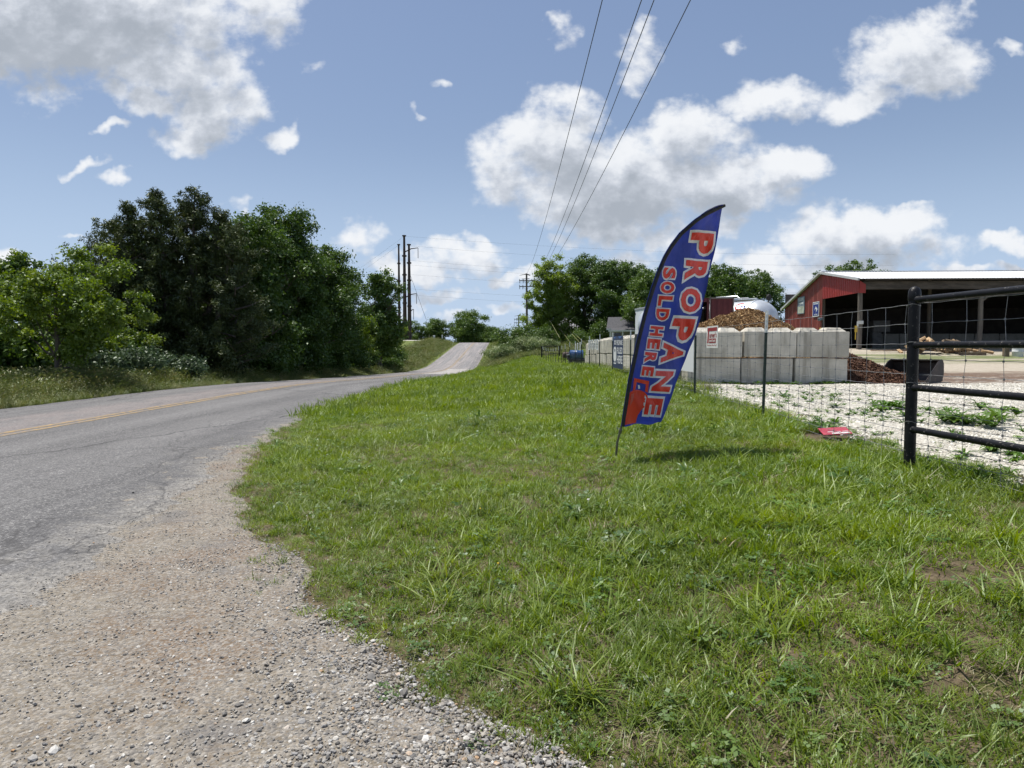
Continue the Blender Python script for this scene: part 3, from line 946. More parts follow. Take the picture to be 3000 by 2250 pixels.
_f = hit(2445, 1287); FALLEN = (_f.x, _f.y)
P = []; S = []; I = []; RT = []
def band(y0, y1, dens, sc, kinds, probs, xm=1.2, thin=True):
    w = 0.80 * y1 + xm
    n = int((y1 - y0) * 2 * w * dens)
    y = rng.uniform(y0, y1, n); x = rng.uniform(-w, w, n)
    e = grav_edge(x, y)
    xr_ = np.where(y > 14, x_road_r(y) + .06, e)
    keep = (x > xr_ - .05) & (x < yard_edge(x, y) + .1) & (np.abs(x) < .80 * y + xm)
    keep &= (x < x_fence(y) + .9) | (y > 36)
    keep &= ~((x > 3.85) & (y < 38)) & (x < 12)
    keep &= np.hypot(x - FALLEN[0], (y - FALLEN[1]) * .8) > .36
    # sward thins towards the gravel
    d_ = x - xr_
    keep &= rng.uniform(0, 1, n) < np.clip(.38 + d_ / .40, 0, 1)
    if thin:
        bb = bare(x, y)
        keep &= rng.uniform(0, 1, n) < np.clip((bb - .10) * 3.4 + .05, .12, 1)
    x = x[keep]; y = y[keep]; n = len(x)
    z = H(x, y) - .004
    P.append(np.stack([x, y, z], 1))
    k = rng.choice(kinds, n, p=np.array(probs) / sum(probs))
    s = sc * .9 * rng.uniform(.6, 1.35, n) * (.58 + .72 * np.clip(wob(x, y, .7) * .5 + .5, 0, 1))
    s *= np.where(y < 12, np.clip(.45 + d_[keep] / .7, .45, 1), 1)
    S.append(np.stack([s * 1.1, s * 1.1, s * rng.uniform(.8, 1.2, n)], 1)); I.append(k)
    RT.append(np.stack([rng.normal(0, .2, n), rng.normal(0, .2, n), rng.uniform(0, 6.283, n)], 1))

NEARK = [0, 1, 2, 3, 4, 5, 6, 7, 8, 9, 10, 11, 12, 13, 14, 15, 19, 20]
NEARP = [11, 11, 11, 11, 11, 11, 1.2, 1.2, 1.2, .12, .12, 2.2, 2.2, 2.2, 2.2, 2.2, .25, .25]
band(1.5, 4, 150, 1.0, [21, 22, 23, 24], [3, 3, 3, .7])
band(4, 7, 120, 1.0, [21, 22, 23, 24], [3, 3, 3, .5])
band(7, 13, 70, 1.15, [21, 22, 23, 24], [3, 3, 3, .4], thin=False)
band(1.5, 4, 330, .72, NEARK, NEARP)
band(4, 7, 280, .80, NEARK, NEARP)
band(7, 12, 150, 1.0, NEARK, [11] * 6 + [1, 1, 1, .35, .35, 1.2, 1.2, 2, 2, 2, .3, .15])
band(12, 22, 75, 1.15, [0, 1, 2, 3, 4, 5, 16, 17, 18], [3] * 6 + [4, 4, 4], thin=False)
band(22, 45, 16, 1.25, [16, 17, 18], [1, 1, 1], thin=False)
band(45, 84, 9, 1.5, [16, 17, 18], [1, 1, 1], thin=False, xm=-.4)
for _ in range(520):                                    # stray tufts that thin out into the gravel
    y_ = 2.0 + 8.5 * rng.uniform() ** 1.5; x_ = float(x_lawn(y_)) + rng.normal(.10, .16)
    P.append([[x_, y_, Hf(x_, y_) + .004]]); s = rng.uniform(.3, .75); S.append([[s, s, s]]); I.append([int(rng.choice([0, 1, 2, 3, 21, 22, 24, 11, 13]))])
    RT.append([[rng.normal(0, .2), rng.normal(0, .2), rng.uniform(0, 6.28)]])
# a line of ranker grass left standing along the foot of the fence, and a few big coarse clumps
for _ in range(900):
    y_ = rng.uniform(2.5, 30); x_ = float(x_fence(y_)) + rng.normal(.02, .13)
    if math.hypot(x_ - FALLEN[0], y_ - FALLEN[1]) < .5: continue
    P.append([[x_, y_, Hf(x_, y_) - .004]]); s = rng.uniform(.7, 1.35) * (.62 if y_ < 6.5 else 1 if y_ < 15 else 1.3); S.append([[s, s, s * 1.15]]); I.append([int(rng.choice([6, 7, 8, 0, 1, 9]))])
    RT.append([[rng.normal(0, .15), rng.normal(0, .15), rng.uniform(0, 6.28)]])
for _ in range(120):
    y_ = 2.2 + 7 * rng.uniform() ** 1.3; x_ = rng.uniform(float(x_lawn(y_)) + .15, 2.9)
    P.append([[x_, y_, Hf(x_, y_) - .004]]); s = rng.uniform(.75, 1.25); S.append([[s, s, s]]); I.append([int(rng.choice([6, 7, 8]))])
    RT.append([[rng.normal(0, .15), rng.normal(0, .15), rng.uniform(0, 6.28)]])
scatter('lawn_grass', np.concatenate(P), np.concatenate(RT), np.concatenate(S), np.concatenate(I), lawn_c, 'mown green lawn grass between the road and the wire fence', cat='grass')

# tall roadside grass: left verge, far banks
tall_p = [proto('p%02d' % k, seed_grass_mesh('tall_tuft', 34, .52, 80 + k), m_tall) for k in range(4)]
tall_c = hidden_collection('tall_protos', tall_p)
P = []; S = []; I = []; RT = []
def tband(fun, n, sc):
    x, y, s = fun(n)
    P.append(np.stack([x, y, H(x, y) - .01], 1)); s = s * sc * rng.uniform(.6, 1.25, len(x)); S.append(np.stack([s * 1.3, s * 1.3, s], 1)); I.append(rng.integers(0, 4, len(x)))
    RT.append(np.stack([rng.normal(0, .1, len(x)), rng.normal(0, .1, len(x)), rng.uniform(0, 6.283, len(x))], 1))
def left_verge(y0, y1, w):
    def f(n):
        y = rng.uniform(y0, y1, n); d_ = w * rng.uniform(0, 1, n) ** .8
        x = x_road_l(y) - .05 - d_
        return x, y, np.clip(.22 + .5 * d_, .2, 1.0) * (.75 + .5 * (.5 + .5 * wob(x, y, .6)))
    return f
tband(left_verge(7, 24, 4.2), 3600, .95)
tband(left_verge(24, 60, 3.2), 3600, .95)
tband(left_verge(60, 143, 6.0), 4200, 1.25)
def right_bank(n):
    y = rng.uniform(76, 143, n); x = rng.uniform(0, 1, n) * 15 + x_road_r(y) + .1
    k = (y > 80 + 2 * np.sin(x) + (x > 2.5) * 2)
    return x[k], y[k], np.clip(.35 + .3 * (x[k] - x_road_r(y[k])), .35, 1.1)
tband(right_bank, 5200, 1.15)
def along_walls(n):
    y = rng.uniform(13, 38, n); x = 3.97 - np.abs(rng.normal(0, .22, n)); return x, y, np.full(n, .38)
tband(along_walls, 260, 1.0)
def far_field(n):
    y = rng.uniform(50, 100, n); x = 3.6 + rng.uniform(0, 1, n) * 14; return x, y, np.full(n, .35)
tband(far_field, 1800, 1.3)
scatter('roadside_grass', np.concatenate(P), np.concatenate(RT), np.concatenate(S), np.concatenate(I), tall_c, 'tall unmown seeding grass along the road verges', cat='grass')

# broad-leaved weeds coming up through the pale gravel behind the fence
weed_p = [proto('p%02d' % k, rosette_mesh('dock', 15, .26, .024, 1.3, 90 + k), m_broad) for k in range(3)] + [proto('p03', blades_mesh('weed_tuft', 18, .16, .008, .07, .7, 95), m_grass)]
weed_c = hidden_collection('weed_protos', weed_p)
P = []; S = []; I = []; RT = []
spots = [(2320, 1170, 1.1), (2350, 1175, .9), (2420, 1165, .8), (2300, 1180, .7), (2600, 1205, 1.3), (2640, 1210, 1.2), (2560, 1195, .9), (2480, 1200, .7), (2440, 1240, 1.0), (2380, 1250, 1.1), (2350, 1255, .8),
         (2720, 1230, 1.1), (2770, 1240, 1.4), (2820, 1245, 1.5), (2860, 1250, 1.5), (2900, 1255, 1.2), (2960, 1225, 1.5), (2995, 1235, 1.6), (2730, 1210, .9), (2870, 1200, 1.3), (2450, 1275, 1.1), (2520, 1220, .7),
         (2880, 1340, 1.0), (2930, 1350, .8), (2570, 1310, .6), (2200, 1150, .7), (2250, 1165, .6), (2700, 1370, .7), (2750, 1395, .8), (2850, 1395, .9), (2960, 1350, .6), (2530, 1160, .6)]
for (u, v_, s) in spots:
    p = hit(u, v_)
    for q in range(3):
        x_, y_ = p.x + rng.normal(0, .13), p.y + rng.normal(0, .16)
        P.append((x_, y_, Hf(x_, y_) + .01)); ss_ = s * rng.uniform(.35, .75); S.append(ss_); I.append(int(rng.choice([0, 1, 2, 2, 3]))); RT.append((rng.normal(0, .1), rng.normal(0, .1), rng.uniform(0, 6.28)))
for _ in range(420):
    y_ = rng.uniform(3.2, 14.5); x_ = float(x_fence(y_)) + .2 + abs(rng.normal(0, 1.6))
    P.append((x_, y_, Hf(x_, y_) + .01)); S.append(rng.uniform(.15, .4)); I.append(int(rng.choice([0, 1, 2, 3, 3, 3]))); RT.append((0, 0, rng.uniform(0, 6.28)))
for _ in range(120):                                    # foot of the block wall
    x_ = rng.uniform(3.9, 7.7); y_ = 15.52 - abs(rng.normal(0, .12))
    P.append((x_, y_, Hf(x_, y_) + .01)); S.append(rng.uniform(.3, .6)); I.append(int(rng.choice([0, 1, 2, 3, 3]))); RT.append((0, 0, rng.uniform(0, 6.28)))
scatter('weeds', P, RT, S, I, weed_c, 'scattered green weeds growing through the pale yard gravel', cat='weeds')

# loose stones
m_st1 = inst_mat('driveway_stones', [(0, (.12, .117, .114)), (.2, (.22, .203, .18)), (.45, (.34, .312, .27)), (.65, (.25, .246, .242)), (.85, (.45, .425, .38)), (.97, (.58, .565, .53)), (1, (.38, .23, .11))])
m_st2 = inst_mat('limestone_chips', [(0, (.36, .33, .275)), (.3, (.53, .50, .43)), (.65, (.66, .63, .555)), (1, (.76, .735, .67))])
st1 = hidden_collection('stone_protos', [proto('p%02d' % k, stone_mesh('stone', 100 + k), m_st1) for k in range(8)])
st2 = hidden_collection('chip_protos', [proto('p%02d' % k, stone_mesh('chip', 120 + k, .5), m_st2) for k in range(8)])
n = 440000
y = 1.2 + 8.5 * rng.uniform(0, 1, n) ** 1.7; x = rng.uniform(-5.2, 2.2, n)
e = grav_edge(x, y)
dr = x - road_right(y)
dens = .26 + .74 * smooth((wob(x, y, .9) * .55 + wob(x + 1, y, 2.2) * .4 + (x + 1.0) * .55 + .5))
keep = (x < e + .45) & (dr > -.02) & (np.abs(x) < .80 * y + .8) & (rng.uniform(0, 1, n) < dens) & (rng.uniform(0, 1, n) < np.where(x < e, 1.0, .55 * np.exp(-(x - e) / .10)))
stray = (dr < 0) & (dr > -1.6) & (y < 10) & (rng.uniform(0, 1, n) < .40 * np.exp(dr / .12) + .03 * np.exp(dr / .5)) & (np.abs(x) < .8 * y + .8)
keep |= stray
x = x[keep]; y = y[keep]; n = len(x)
s = .0055 + .014 * rng.uniform(0, 1, n) ** 3.0 + .016 * (rng.uniform(0, 1, n) < .006)
s *= .75 + .5 * smooth((x + 2.2) / 2)
z = H(x, y) + np.where(x < e[keep] + .02, .018, .002) + .008 * wob(x, y, 3.0) * (x < e[keep]) + s * .10 + np.where(x < road_right(y), .012, 0)
scatter('loose_gravel', np.stack([x, y, z], 1), np.stack([rng.normal(0, .35, n), rng.normal(0, .35, n), rng.uniform(0, 6.28, n)], 1), s, rng.integers(0, 8, n), st1, 'loose grey and tan stones on the driveway mouth', cat='gravel')
n = 70000
y = 3.0 + 12.5 * rng.uniform(0, 1, n) ** 1.25; x = rng.uniform(2.6, 13.0, n)
keep = (x > yard_edge(x, y) - .08) & (x < .80 * y + 1.0) & (x > x_fence(y) - .05) & ~((y > 15.4) & (x < 7.7))
x = x[keep]; y = y[keep]; n = len(x)
s = rng.uniform(.018, .05, n) * (.8 + .25 * smooth((y - 6) / 8))
scatter('yard_stones', np.stack([x, y, H(x, y) + .012 + .02 * wob(x, y, 1.1)], 1), np.stack([rng.normal(0, .4, n), rng.normal(0, .4, n), rng.uniform(0, 6.28, n)], 1), s, rng.integers(0, 8, n), st2, 'white crushed limestone covering the yard behind the fence', cat='gravel')
# ------------------------------------------------------------------ trees and shrubs
m_bark = pm('bark', (.075, .060, .048), (.13, .11, .09), scale=6, stretch=(1, 1, .25), rough=.95, bump=.8, bscale=30, bdist=.03)
m_leaf_dark = leaf_mat('leaves_dark_broadleaf', (.036, .076, .011), (.058, .112, .016), (.095, .165, .026), trans=.30)
m_leaf_mid = leaf_mat('leaves_mid_green', (.050, .098, .016), (.080, .142, .024), (.125, .195, .038), trans=.33)
m_leaf_light = leaf_mat('leaves_yellow_green', (.085, .145, .014), (.13, .20, .022), (.195, .265, .038), trans=.38)
m_leaf_pale = leaf_mat('leaves_pale_bluish', (.042, .075, .032), (.066, .105, .048), (.10, .145, .075), trans=.3)
m_cedar = leaf_mat('cedar_foliage', (.030, .046, .012), (.052, .074, .018), (.088, .110, .030), trans=.15)
m_flower = leaf_mat('shrub_flowers_and_leaves', (.07, .12, .03), (.13, .19, .06), (.42, .46, .26), trans=.3)


def leaf_cloud(name, C, CR, n_leaf, size, r, aspect=1.9, up=.35, squash=.7, droop=0.0, tint_clump=.7):
    """leaves spread round clump centres C (k,3) with radii CR (k,)"""
    k = len(C)
    w = CR ** 2; w = w / w.sum()
    ci = r.choice(k, n_leaf, p=w)
    off = r.normal(0, .48, (n_leaf, 3)); off[:, 2] *= squash
    pos = C[ci] + off * CR[ci][:, None]
    pos[:, 2] -= droop * np.abs(off[:, 0] * off[:, 1])
    outd = off / (np.linalg.norm(off, axis=1, keepdims=True) + 1e-6)
    nrm = r.normal(0, 1, (n_leaf, 3)) + outd * .6 + np.array([0, 0, up * 2])
    nrm /= np.linalg.norm(nrm, axis=1, keepdims=True)
    ax = np.cross(nrm, r.normal(0, 1, (n_leaf, 3))); ax /= np.linalg.norm(ax, axis=1, keepdims=True) + 1e-9
    bx = np.cross(nrm, ax)
    s = size * r.uniform(.55, 1.25, n_leaf)[:, None]
    L = ax * s * .5 * aspect ** .5; W = bx * s * .5 / aspect ** .5
    fold = nrm * s * .12
    V = np.stack([pos - L, pos - W * 1.0 + fold - L * .1, pos + L, pos + W * 1.0 + fold - L * .1], 1).reshape(-1, 3)
    F = np.arange(n_leaf * 4).reshape(-1, 4)
    me = np_mesh(name, V, F)
    ct = r.uniform(0, 1, k)
    t = np.clip(tint_clump * ct[ci] + (1 - tint_clump) * r.uniform(0, 1, n_leaf), 0, 1)
    a = me.attributes.new('tint', 'FLOAT', 'POINT'); a.data.foreach_set('value', np.repeat(t, 4).astype(np.float32))
    return me


def crown_clumps(lobes, n, r, shell=.55, jit=.17):
    """clump centres in the outer part of a union of ellipsoid lobes (cx, cy, cz, rx, ry, rz)"""
    lobes = np.array(lobes, dtype=float)
    vol = lobes[:, 3] * lobes[:, 4] * lobes[:, 5]; li = r.choice(len(lobes), n, p=vol ** .75 / (vol ** .75).sum())
    d = r.normal(0, 1, (n, 3)); d /= np.linalg.norm(d, axis=1, keepdims=True)
    rad = (shell + (1 - shell) * r.uniform(0, 1, n) ** .7) * (1 + r.normal(0, jit, n))
    return lobes[li, :3] + d * lobes[li, 3:] * rad[:, None]


def trunk_mesh(h, r0, limbs, r, lean=(0, 0)):
    mb = MB()
    n = 7
    pts = [Vector((lean[0] * (k / n) ** 1.3 + r.normal(0, .03) * h * .1, lean[1] * (k / n) ** 1.3 + r.normal(0, .03) * h * .1, h * k / n - .15)) for k in range(n + 1)]
    mb.tube(pts, [r0 * (1.25 if k == 0 else 1) * (1 - .8 * k / n) for k in range(n + 1)], 8)
    for q in range(limbs):
        t = r.uniform(.25, .85); k = int(t * n)
        p0 = pts[k]; a = q * 2.4 + r.normal(0, .3)
        L = h * r.uniform(.22, .42) * (1.1 - .5 * t)
        p = [p0]
        for j in range(1, 5):
            u = j / 4
            p.append(p0 + Vector((math.cos(a) * L * u, math.sin(a) * L * u, L * (.55 * u + .35 * u * u))) + Vector(r.normal(0, .05 * L, 3)))
        rr = r0 * .5 * (1 - .7 * t)
        mb.tube(p, [rr, rr * .75, rr * .55, rr * .35, rr * .12], 5)
        for w in range(2):
            p1 = p[2 + w]; a2 = a + r.normal(0, .9)
            mb.tube([p1, p1 + Vector((math.cos(a2), math.sin(a2), .7)) * L * .25, p1 + Vector((math.cos(a2), math.sin(a2), 1.1)) * L * .42], [rr * .35, rr * .2, rr * .05], 4)
    return mb.mesh('trunk')


def broadleaf(seed, h, rad, leaf=.16, n_leaf=26000, n_clump=230, mat=None, crown_lo=.25, clump_r=.55, lobes_n=9, tall=1.0, shell=.5, sparse=False):
    """(trunk mesh, crown mesh) of a tree of height h and crown radius rad, base at the origin"""
    r = np.random.default_rng(seed)
    lobes = []
    zc0 = h * crown_lo
    for q in range(lobes_n):
        t = (q + .5) / lobes_n
        z = zc0 + (h - zc0) * (.12 + .76 * t)
        prof = math.sin(math.pi * min(1, .18 + .78 * t)) ** .6
        a = q * 2.4 + r.normal(0, .4)
        off = rad * prof * r.uniform(.25, .62)
        rl = rad * r.uniform(.38, .58) * (.65 + .5 * prof)
        lobes.append((math.cos(a) * off, math.sin(a) * off, z, rl, rl, min(rl * .8 * tall, (h - z) * .98 + .15)))
    lobes.append((0, 0, zc0 + (h - zc0) * .5, rad * .55, rad * .55, (h - zc0) * .45))
    C = crown_clumps(lobes, n_clump, r, shell)
    C = C[(C[:, 2] > h * crown_lo * .55) & (C[:, 2] < h * 1.02)]
    CR = clump_r * r.uniform(.55, 1.25, len(C))
    me = leaf_cloud('crown', C, CR, n_leaf, leaf, r)
    me.materials.append(mat)
    tm = trunk_mesh(h * .85, .028 * h, 9, r); tm.materials.append(m_bark)
    return tm, me


def cedar(seed, h, rad, n_leaf=42000, peaks=((0, 0, 1.0),)):
    r = np.random.default_rng(seed)
    C = []; CR = []
    for (px, py, ph) in peaks:
        hh = h * ph; nb = int((150 if len(peaks) < 4 else 85) * ph)
        for q in range(nb):
            t = r.uniform(0, 1) ** .9
            z = hh * (.04 + .96 * t)
            rr = rad * (1 - t) ** .46 * (.85 + .3 * math.sin(q * 1.7 + t * 9)) * r.uniform(.7, 1.12)
            a = q * 2.39996 + r.normal(0, .2)
            steps = max(2, int(rr / .28))
            for j in range(steps):
                u = (j + 1) / steps
                if u < .35 and rr > 1: continue
                C.append((px + math.cos(a) * rr * u, py + math.sin(a) * rr * u, z + rr * (.22 * u + .22 * u * u) + r.normal(0, .08)))
                CR.append((.34 * (1.15 - .6 * u)) * (.66 + .34 * (1 - t)) + .04)
        for j in range(5):
            C.append((px + r.normal(0, .12), py + r.normal(0, .12), hh * (.965 + .012 * j))); CR.append(.20 - .03 * j)
    C = np.array(C); CR = np.array(CR)
    me = leaf_cloud('crown', C, CR, n_leaf, .088, r, aspect=4.0, up=.25, squash=.85, tint_clump=.8)
    me.materials.append(m_cedar)
    mb = MB()
    for (px, py, ph) in peaks:
        mb.tube([(px * .3, py * .3, -.2), (px * .7, py * .7, h * ph * .4), (px, py, h * ph * .97)], [.17, .11, .02], 7)
        for q in range(16):
            a = q * 2.4; z = h * ph * (.1 + .045 * q); L = rad * (1 - z / (h * ph)) ** .6 * .75
            mb.tube([(px, py, z), (px + math.cos(a) * L * .5, py + math.sin(a) * L * .5, z + L * .15), (px + math.cos(a) * L, py + math.sin(a) * L, z + L * .4)], [.045, .03, .008], 4)
    tm = mb.mesh('trunk'); tm.materials.append(m_bark)
    return tm, me


def shrub(seed, rad, h, mat, leaf=.10, n_leaf=7000, n_clump=80, stems=7):
    r = np.random.default_rng(seed)
    lobes = [(r.normal(0, rad * .35), r.normal(0, rad * .35), h * r.uniform(.35, .6), rad * .55, rad * .55, h * .42) for _ in range(6)]
    C = crown_clumps(lobes, n_clump, r, .45, .18); C[:, 2] = np.clip(C[:, 2], .08 * h, None)
    me = leaf_cloud('crown', C, (.16 * (rad + h)) * r.uniform(.5, 1.2, len(C)), n_leaf, leaf, r)
    me.materials.append(mat)
    mb = MB()
    for q in range(stems):
        a = q * 2.4; e = C[r.integers(0, len(C))]
        mb.tube([(.05 * math.cos(a), .05 * math.sin(a), -.1), (e[0] * .5, e[1] * .5, e[2] * .6), tuple(e)], [.025, .017, .006], 4)
    tm = mb.mesh('stems'); tm.materials.append(m_bark)
    return tm, me


def plant(name, meshes, loc, label, cat, rz=0.0, sc=1.0, group=None, stem='trunk', sz=None):
    x, y = loc[0], loc[1]
    z = loc[2] if len(loc) > 2 else Hf(x, y)
    e = empty(name, (x, y, z), rz)
    e.scale = (sc, sc, sz or sc)
    link_mesh(stem, meshes[0], None, e); link_mesh('crown', meshes[1], None, e)
    return tag(e, label, cat, group)


GL = 'trees and shrubs on the left verge'
# ---- left of the road
t_cedar = cedar(201, 8.0, 2.1, 150000, ((-2.7, .1, .82), (-1.8, -.5, .91), (-1.0, .3, 1.0), (-.3, -.7, .93), (.3, .5, .94), (.95, -.2, 1.0), (1.75, .4, .90), (2.6, -.3, .80)))
plant('cedar_tree', t_cedar, (-14.4, 29.5), 'tallest dark cedar tree with ragged twin tops left of the road', 'tree', group=GL)
t_cedar2 = cedar(202, 6.4, 2.5, 45000, ((0, 0, 1.0), (1.3, .5, .85)))
plant('cedar_tree', t_cedar2, (-18.2, 30.5), 'shorter dark cedar showing behind the yellow-green sapling', 'tree', .6, .95, GL)
plant('cedar_tree', t_cedar2, (-22.5, 27.0), 'dark cedar at the left edge of the picture, behind the sapling', 'tree', 2.2, .8, GL)
t_sap = broadleaf(211, 4.4, 2.6, .092, 24000, 95, m_leaf_light, .24, .34, 12, shell=.35)
plant('sapling_tree', t_sap, (-13.7, 20.6), 'bright yellow-green young tree on the left verge nearest the camera', 'tree', .3, .94, GL)
plant('sapling_tree', t_sap, (-17.6, 21.6), 'yellow-green young tree cut by the left picture edge', 'tree', 2.6, .90, GL)
plant('sapling_tree', t_sap, (-14.9, 24.6), 'yellow-green young tree in front of the tall cedar', 'tree', 4.1, .72, GL)
t_d1 = broadleaf(221, 9.0, 3.5, .125, 78000, 300, m_leaf_dark, .12, .58, 12)
t_d2 = broadleaf(222, 8.2, 3.2, .128, 56000, 260, m_leaf_dark, .10, .54, 11)
t_d3 = broadleaf(223, 8.2, 3.3, .24, 18000, 200, m_leaf_dark, .06, .6, 11)
plant('broadleaf_tree', t_d1, (-14.0, 41.0), 'tall dark green broadleaf tree right of the tall cedar', 'tree', .0, 1.12, GL)
plant('broadleaf_tree', t_d2, (-13.9, 35.0), 'dark broadleaf tree between the tall cedar and the tallest broadleaf', 'tree', 1.0, 1.0, GL)
plant('broadleaf_tree', t_d2, (-14.2, 48.0), 'dark broadleaf tree leaning towards the road past the tallest broadleaf', 'tree', 2.4, 1.12, GL)
plant('broadleaf_tree', t_d2, (-14.4, 55.5), 'lower dark broadleaf tree where the left tree wall steps down', 'tree', 3.7, 1.06, GL)
t_m1 = broadleaf(231, 10.6, 2.6, .21, 20000, 170, m_leaf_mid, .10, .6, 11, 1.3, .5)
plant('broadleaf_tree', t_m1, (-13.2, 68.0), 'slender grey-green tree below the tall steel poles', 'tree', 0, .98, GL)
t_m2 = broadleaf(232, 6.0, 2.9, .20, 20000, 170, m_leaf_light, .05, .6, 9)
plant('broadleaf_tree', t_m2, (-14.6, 62.0), 'light olive-green tree under the slender grey-green tree', 'tree', 1.2, .9, GL)
plant('broadleaf_tree', t_m2, (-14.9, 74.0), 'bushy olive-green tree at the end of the left tree wall', 'tree', 2.9, 1.05, GL)
plant('broadleaf_tree', t_m2, (-15.6, 84.0), 'bright green tree at the foot of the steel poles', 'tree', 4.4, .95, GL)
# second row that closes the gaps
row = [((-19.0, 36.5), 1.6, .88, 'dark tree filling the gap behind the tall cedar'), ((-19.5, 44.0), 3.0, .93, 'dark tree behind the tallest broadleaf tree'), ((-19.0, 52.0), .4, .9, 'dark tree behind the broadleaf tree that leans to the road'),
       ((-20.0, 61.0), 5.0, .85, 'dark tree behind the olive-green trees'), ((-23.5, 33.0), 2.0, .7, 'dark tree far back between the two cedars')]
for p_, rz, sc, lb in row:
    plant('broadleaf_tree', t_d3, p_, lb, 'tree', rz, sc, GL)
t_sh = shrub(241, 1.5, 1.7, m_leaf_dark, .12, 9000, 90)
t_shp = shrub(242, 1.15, 1.25, m_leaf_pale, .10, 7000, 80)
lows = [((-13.6, 31.0), 1.0, 'dark shrub at the foot of the tall cedar'), ((-13.2, 34.0), 1.05, 'dark shrub below the broadleaf next to the cedar'), ((-13.1, 37.5), 1.1, 'dark shrub left of the tallest broadleaf trunk'),
        ((-13.3, 41.0), 1.15, 'dark shrub at the foot of the tallest broadleaf'), ((-13.2, 45.0), 1.1, 'dark shrub right of the tallest broadleaf'), ((-13.5, 50.0), 1.15, 'dark shrub below the tree leaning to the road'),
        ((-13.9, 56.0), 1.2, 'dark shrub where the tree wall steps down'), ((-13.9, 62.5), 1.2, 'dark shrub below the olive-green tree'), ((-14.5, 79.0), 1.3, 'dark round shrub on the bank beyond the tree wall'),
        ((-15.0, 26.2), 1.0, 'dark shrub under the yellow-green trees'), ((-16.8, 23.2), 1.0, 'dark shrub beneath the leftmost young trees'), ((-12.6, 70.0), .8, 'low shrub at the road edge before the bank'),
        ((-17.6, 27.0), 1.35, 'dark shrub behind the yellow-green saplings'), ((-16.4, 33.0), 1.5, 'dark shrub deep behind the cedar'), ((-16.6, 39.5), 1.5, 'dark shrub deep under the broadleaf trees'), ((-16.6, 46.5), 1.5, 'dark shrub deep under the leaning broadleaf'), ((-17.0, 54.0), 1.5, 'dark shrub deep under the lower broadleaf')]
for k, (p_, sc, lb) in enumerate(lows):
    plant('shrub', t_sh, p_, lb, 'shrub', k * 1.3, sc, GL, 'stems')
for k, (p_, sc, lb) in enumerate([((-13.2, 23.2), .95, 'pale bluish-green shrub, larger one, below the tall cedar'), ((-12.7, 25.2), .8, 'pale bluish-green shrub, smaller one, nearer the road')]):
    plant('shrub', t_shp, p_, lb, 'shrub', k * 2.0, sc, GL, 'stems')

# ---- beyond the crest and across the road
GF = 'trees beyond the crest of the road'
t_f1 = broadleaf(251, 9.5, 6.4, .34, 20000, 200, m_leaf_mid, .02, 1.1, 12)
plant('broadleaf_tree', t_f1, (-11.8, 182.0), 'broad round tree on the crest left of the road', 'tree', 0, 1.0, GF)
plant('broadleaf_tree', t_f1, (-20.5, 186.0), 'smaller tree left of the broad round crest tree', 'tree', 2, .74, GF)
plant('broadleaf_tree', t_f1, (-27.5, 184.0), 'tree on the crest next to the small service posts', 'tree', 4, .68, GF)
plant('broadleaf_tree', t_f1, (-33.0, 176.0), 'tree on the crest behind the foot of the steel poles', 'tree', 1, .55, GF)
plant('broadleaf_tree', t_f1, (-5.6, 196.0), 'low dark tree right of the broad round crest tree', 'tree', 3, .62, GF)
plant('broadleaf_tree', t_f1, (-8.0, 210.0), 'dark tree dropping behind the crest by the yellow lines', 'tree', 5, .66, GF)
t_f2 = broadleaf(252, 9.5, 6.4, .7, 5000, 120, m_leaf_mid, .02, 1.2, 12)
for k in range(9):
    plant('broadleaf_tree', t_f2, (-22 + 5.2 * k, 400 + 8 * (k % 3), 1.0), 'far tree in the low distant treeline over the crest, %s from the left' % ['first', 'second', 'third', 'fourth', 'fifth', 'sixth', 'seventh', 'eighth', 'ninth'][k], 'tree', k * 1.1, .62 + .06 * (k % 4), 'trees of the distant treeline')

# ---- right of the road
GR = 'trees around the houses right of the road'
m_leaf_cot = leaf_mat('leaves_cottonwood', (.12, .19, .025), (.17, .25, .035), (.22, .31, .05), trans=.5)
t_r1 = broadleaf(261, 14.4, 4.3, .22, 46000, 260, m_leaf_cot, .0, .75, 14, 1.3)
t_r2 = broadleaf(262, 14.6, 5.8, .22, 44000, 200, m_leaf_mid, .14, .9, 12, 1.0, .6)
t_r3 = broadleaf(263, 12.8, 4.2, .22, 28000, 140, m_leaf_dark, .18, .8, 10, 1.0, .65)
def rt(u, Y): return ((u - 1500) / FPX * Y, Y)
plant('broadleaf_tree', t_r1, rt(1606, 106), 'tall light green tree right of the wooden utility pole', 'tree', 0, .98, GR)
plant('broadleaf_tree', t_r2, rt(1712, 110), 'large spreading tree with forked dark trunk behind the blue barrel', 'tree', 1.0, .97, GR)
plant('broadleaf_tree', t_r3, rt(1783, 104), 'dark open tree with straight trunk beside the grey-roofed house', 'tree', 2.0, .98, GR)
plant('broadleaf_tree', t_r3, rt(1838, 112), 'dark tree over the house roof', 'tree', 3.1, 1.02, GR)
t_r4 = broadleaf(264, 10.5, 4.9, .22, 36000, 220, m_leaf_mid, .12, .75, 12)
plant('broadleaf_tree', t_r4, rt(1905, 92), 'dense dark green tree behind the white trailer', 'tree', 0, .98, GR)
plant('broadleaf_tree', t_r4, rt(2010, 96), 'dense dark tree behind the feather flag', 'tree', 1.3, .95, GR)
plant('broadleaf_tree', t_r4, rt(2108, 82), 'dense green tree right of the feather flag, behind the maroon door', 'tree', 2.2, .94, GR)
plant('broadleaf_tree', t_r4, rt(2205, 88), 'dense green tree behind the silver tanker', 'tree', 4.0, .90, GR)
plant('broadleaf_tree', t_r4, rt(2478, 105), 'tree crown showing above the shed roof', 'tree', 5.0, 1.18, GR)
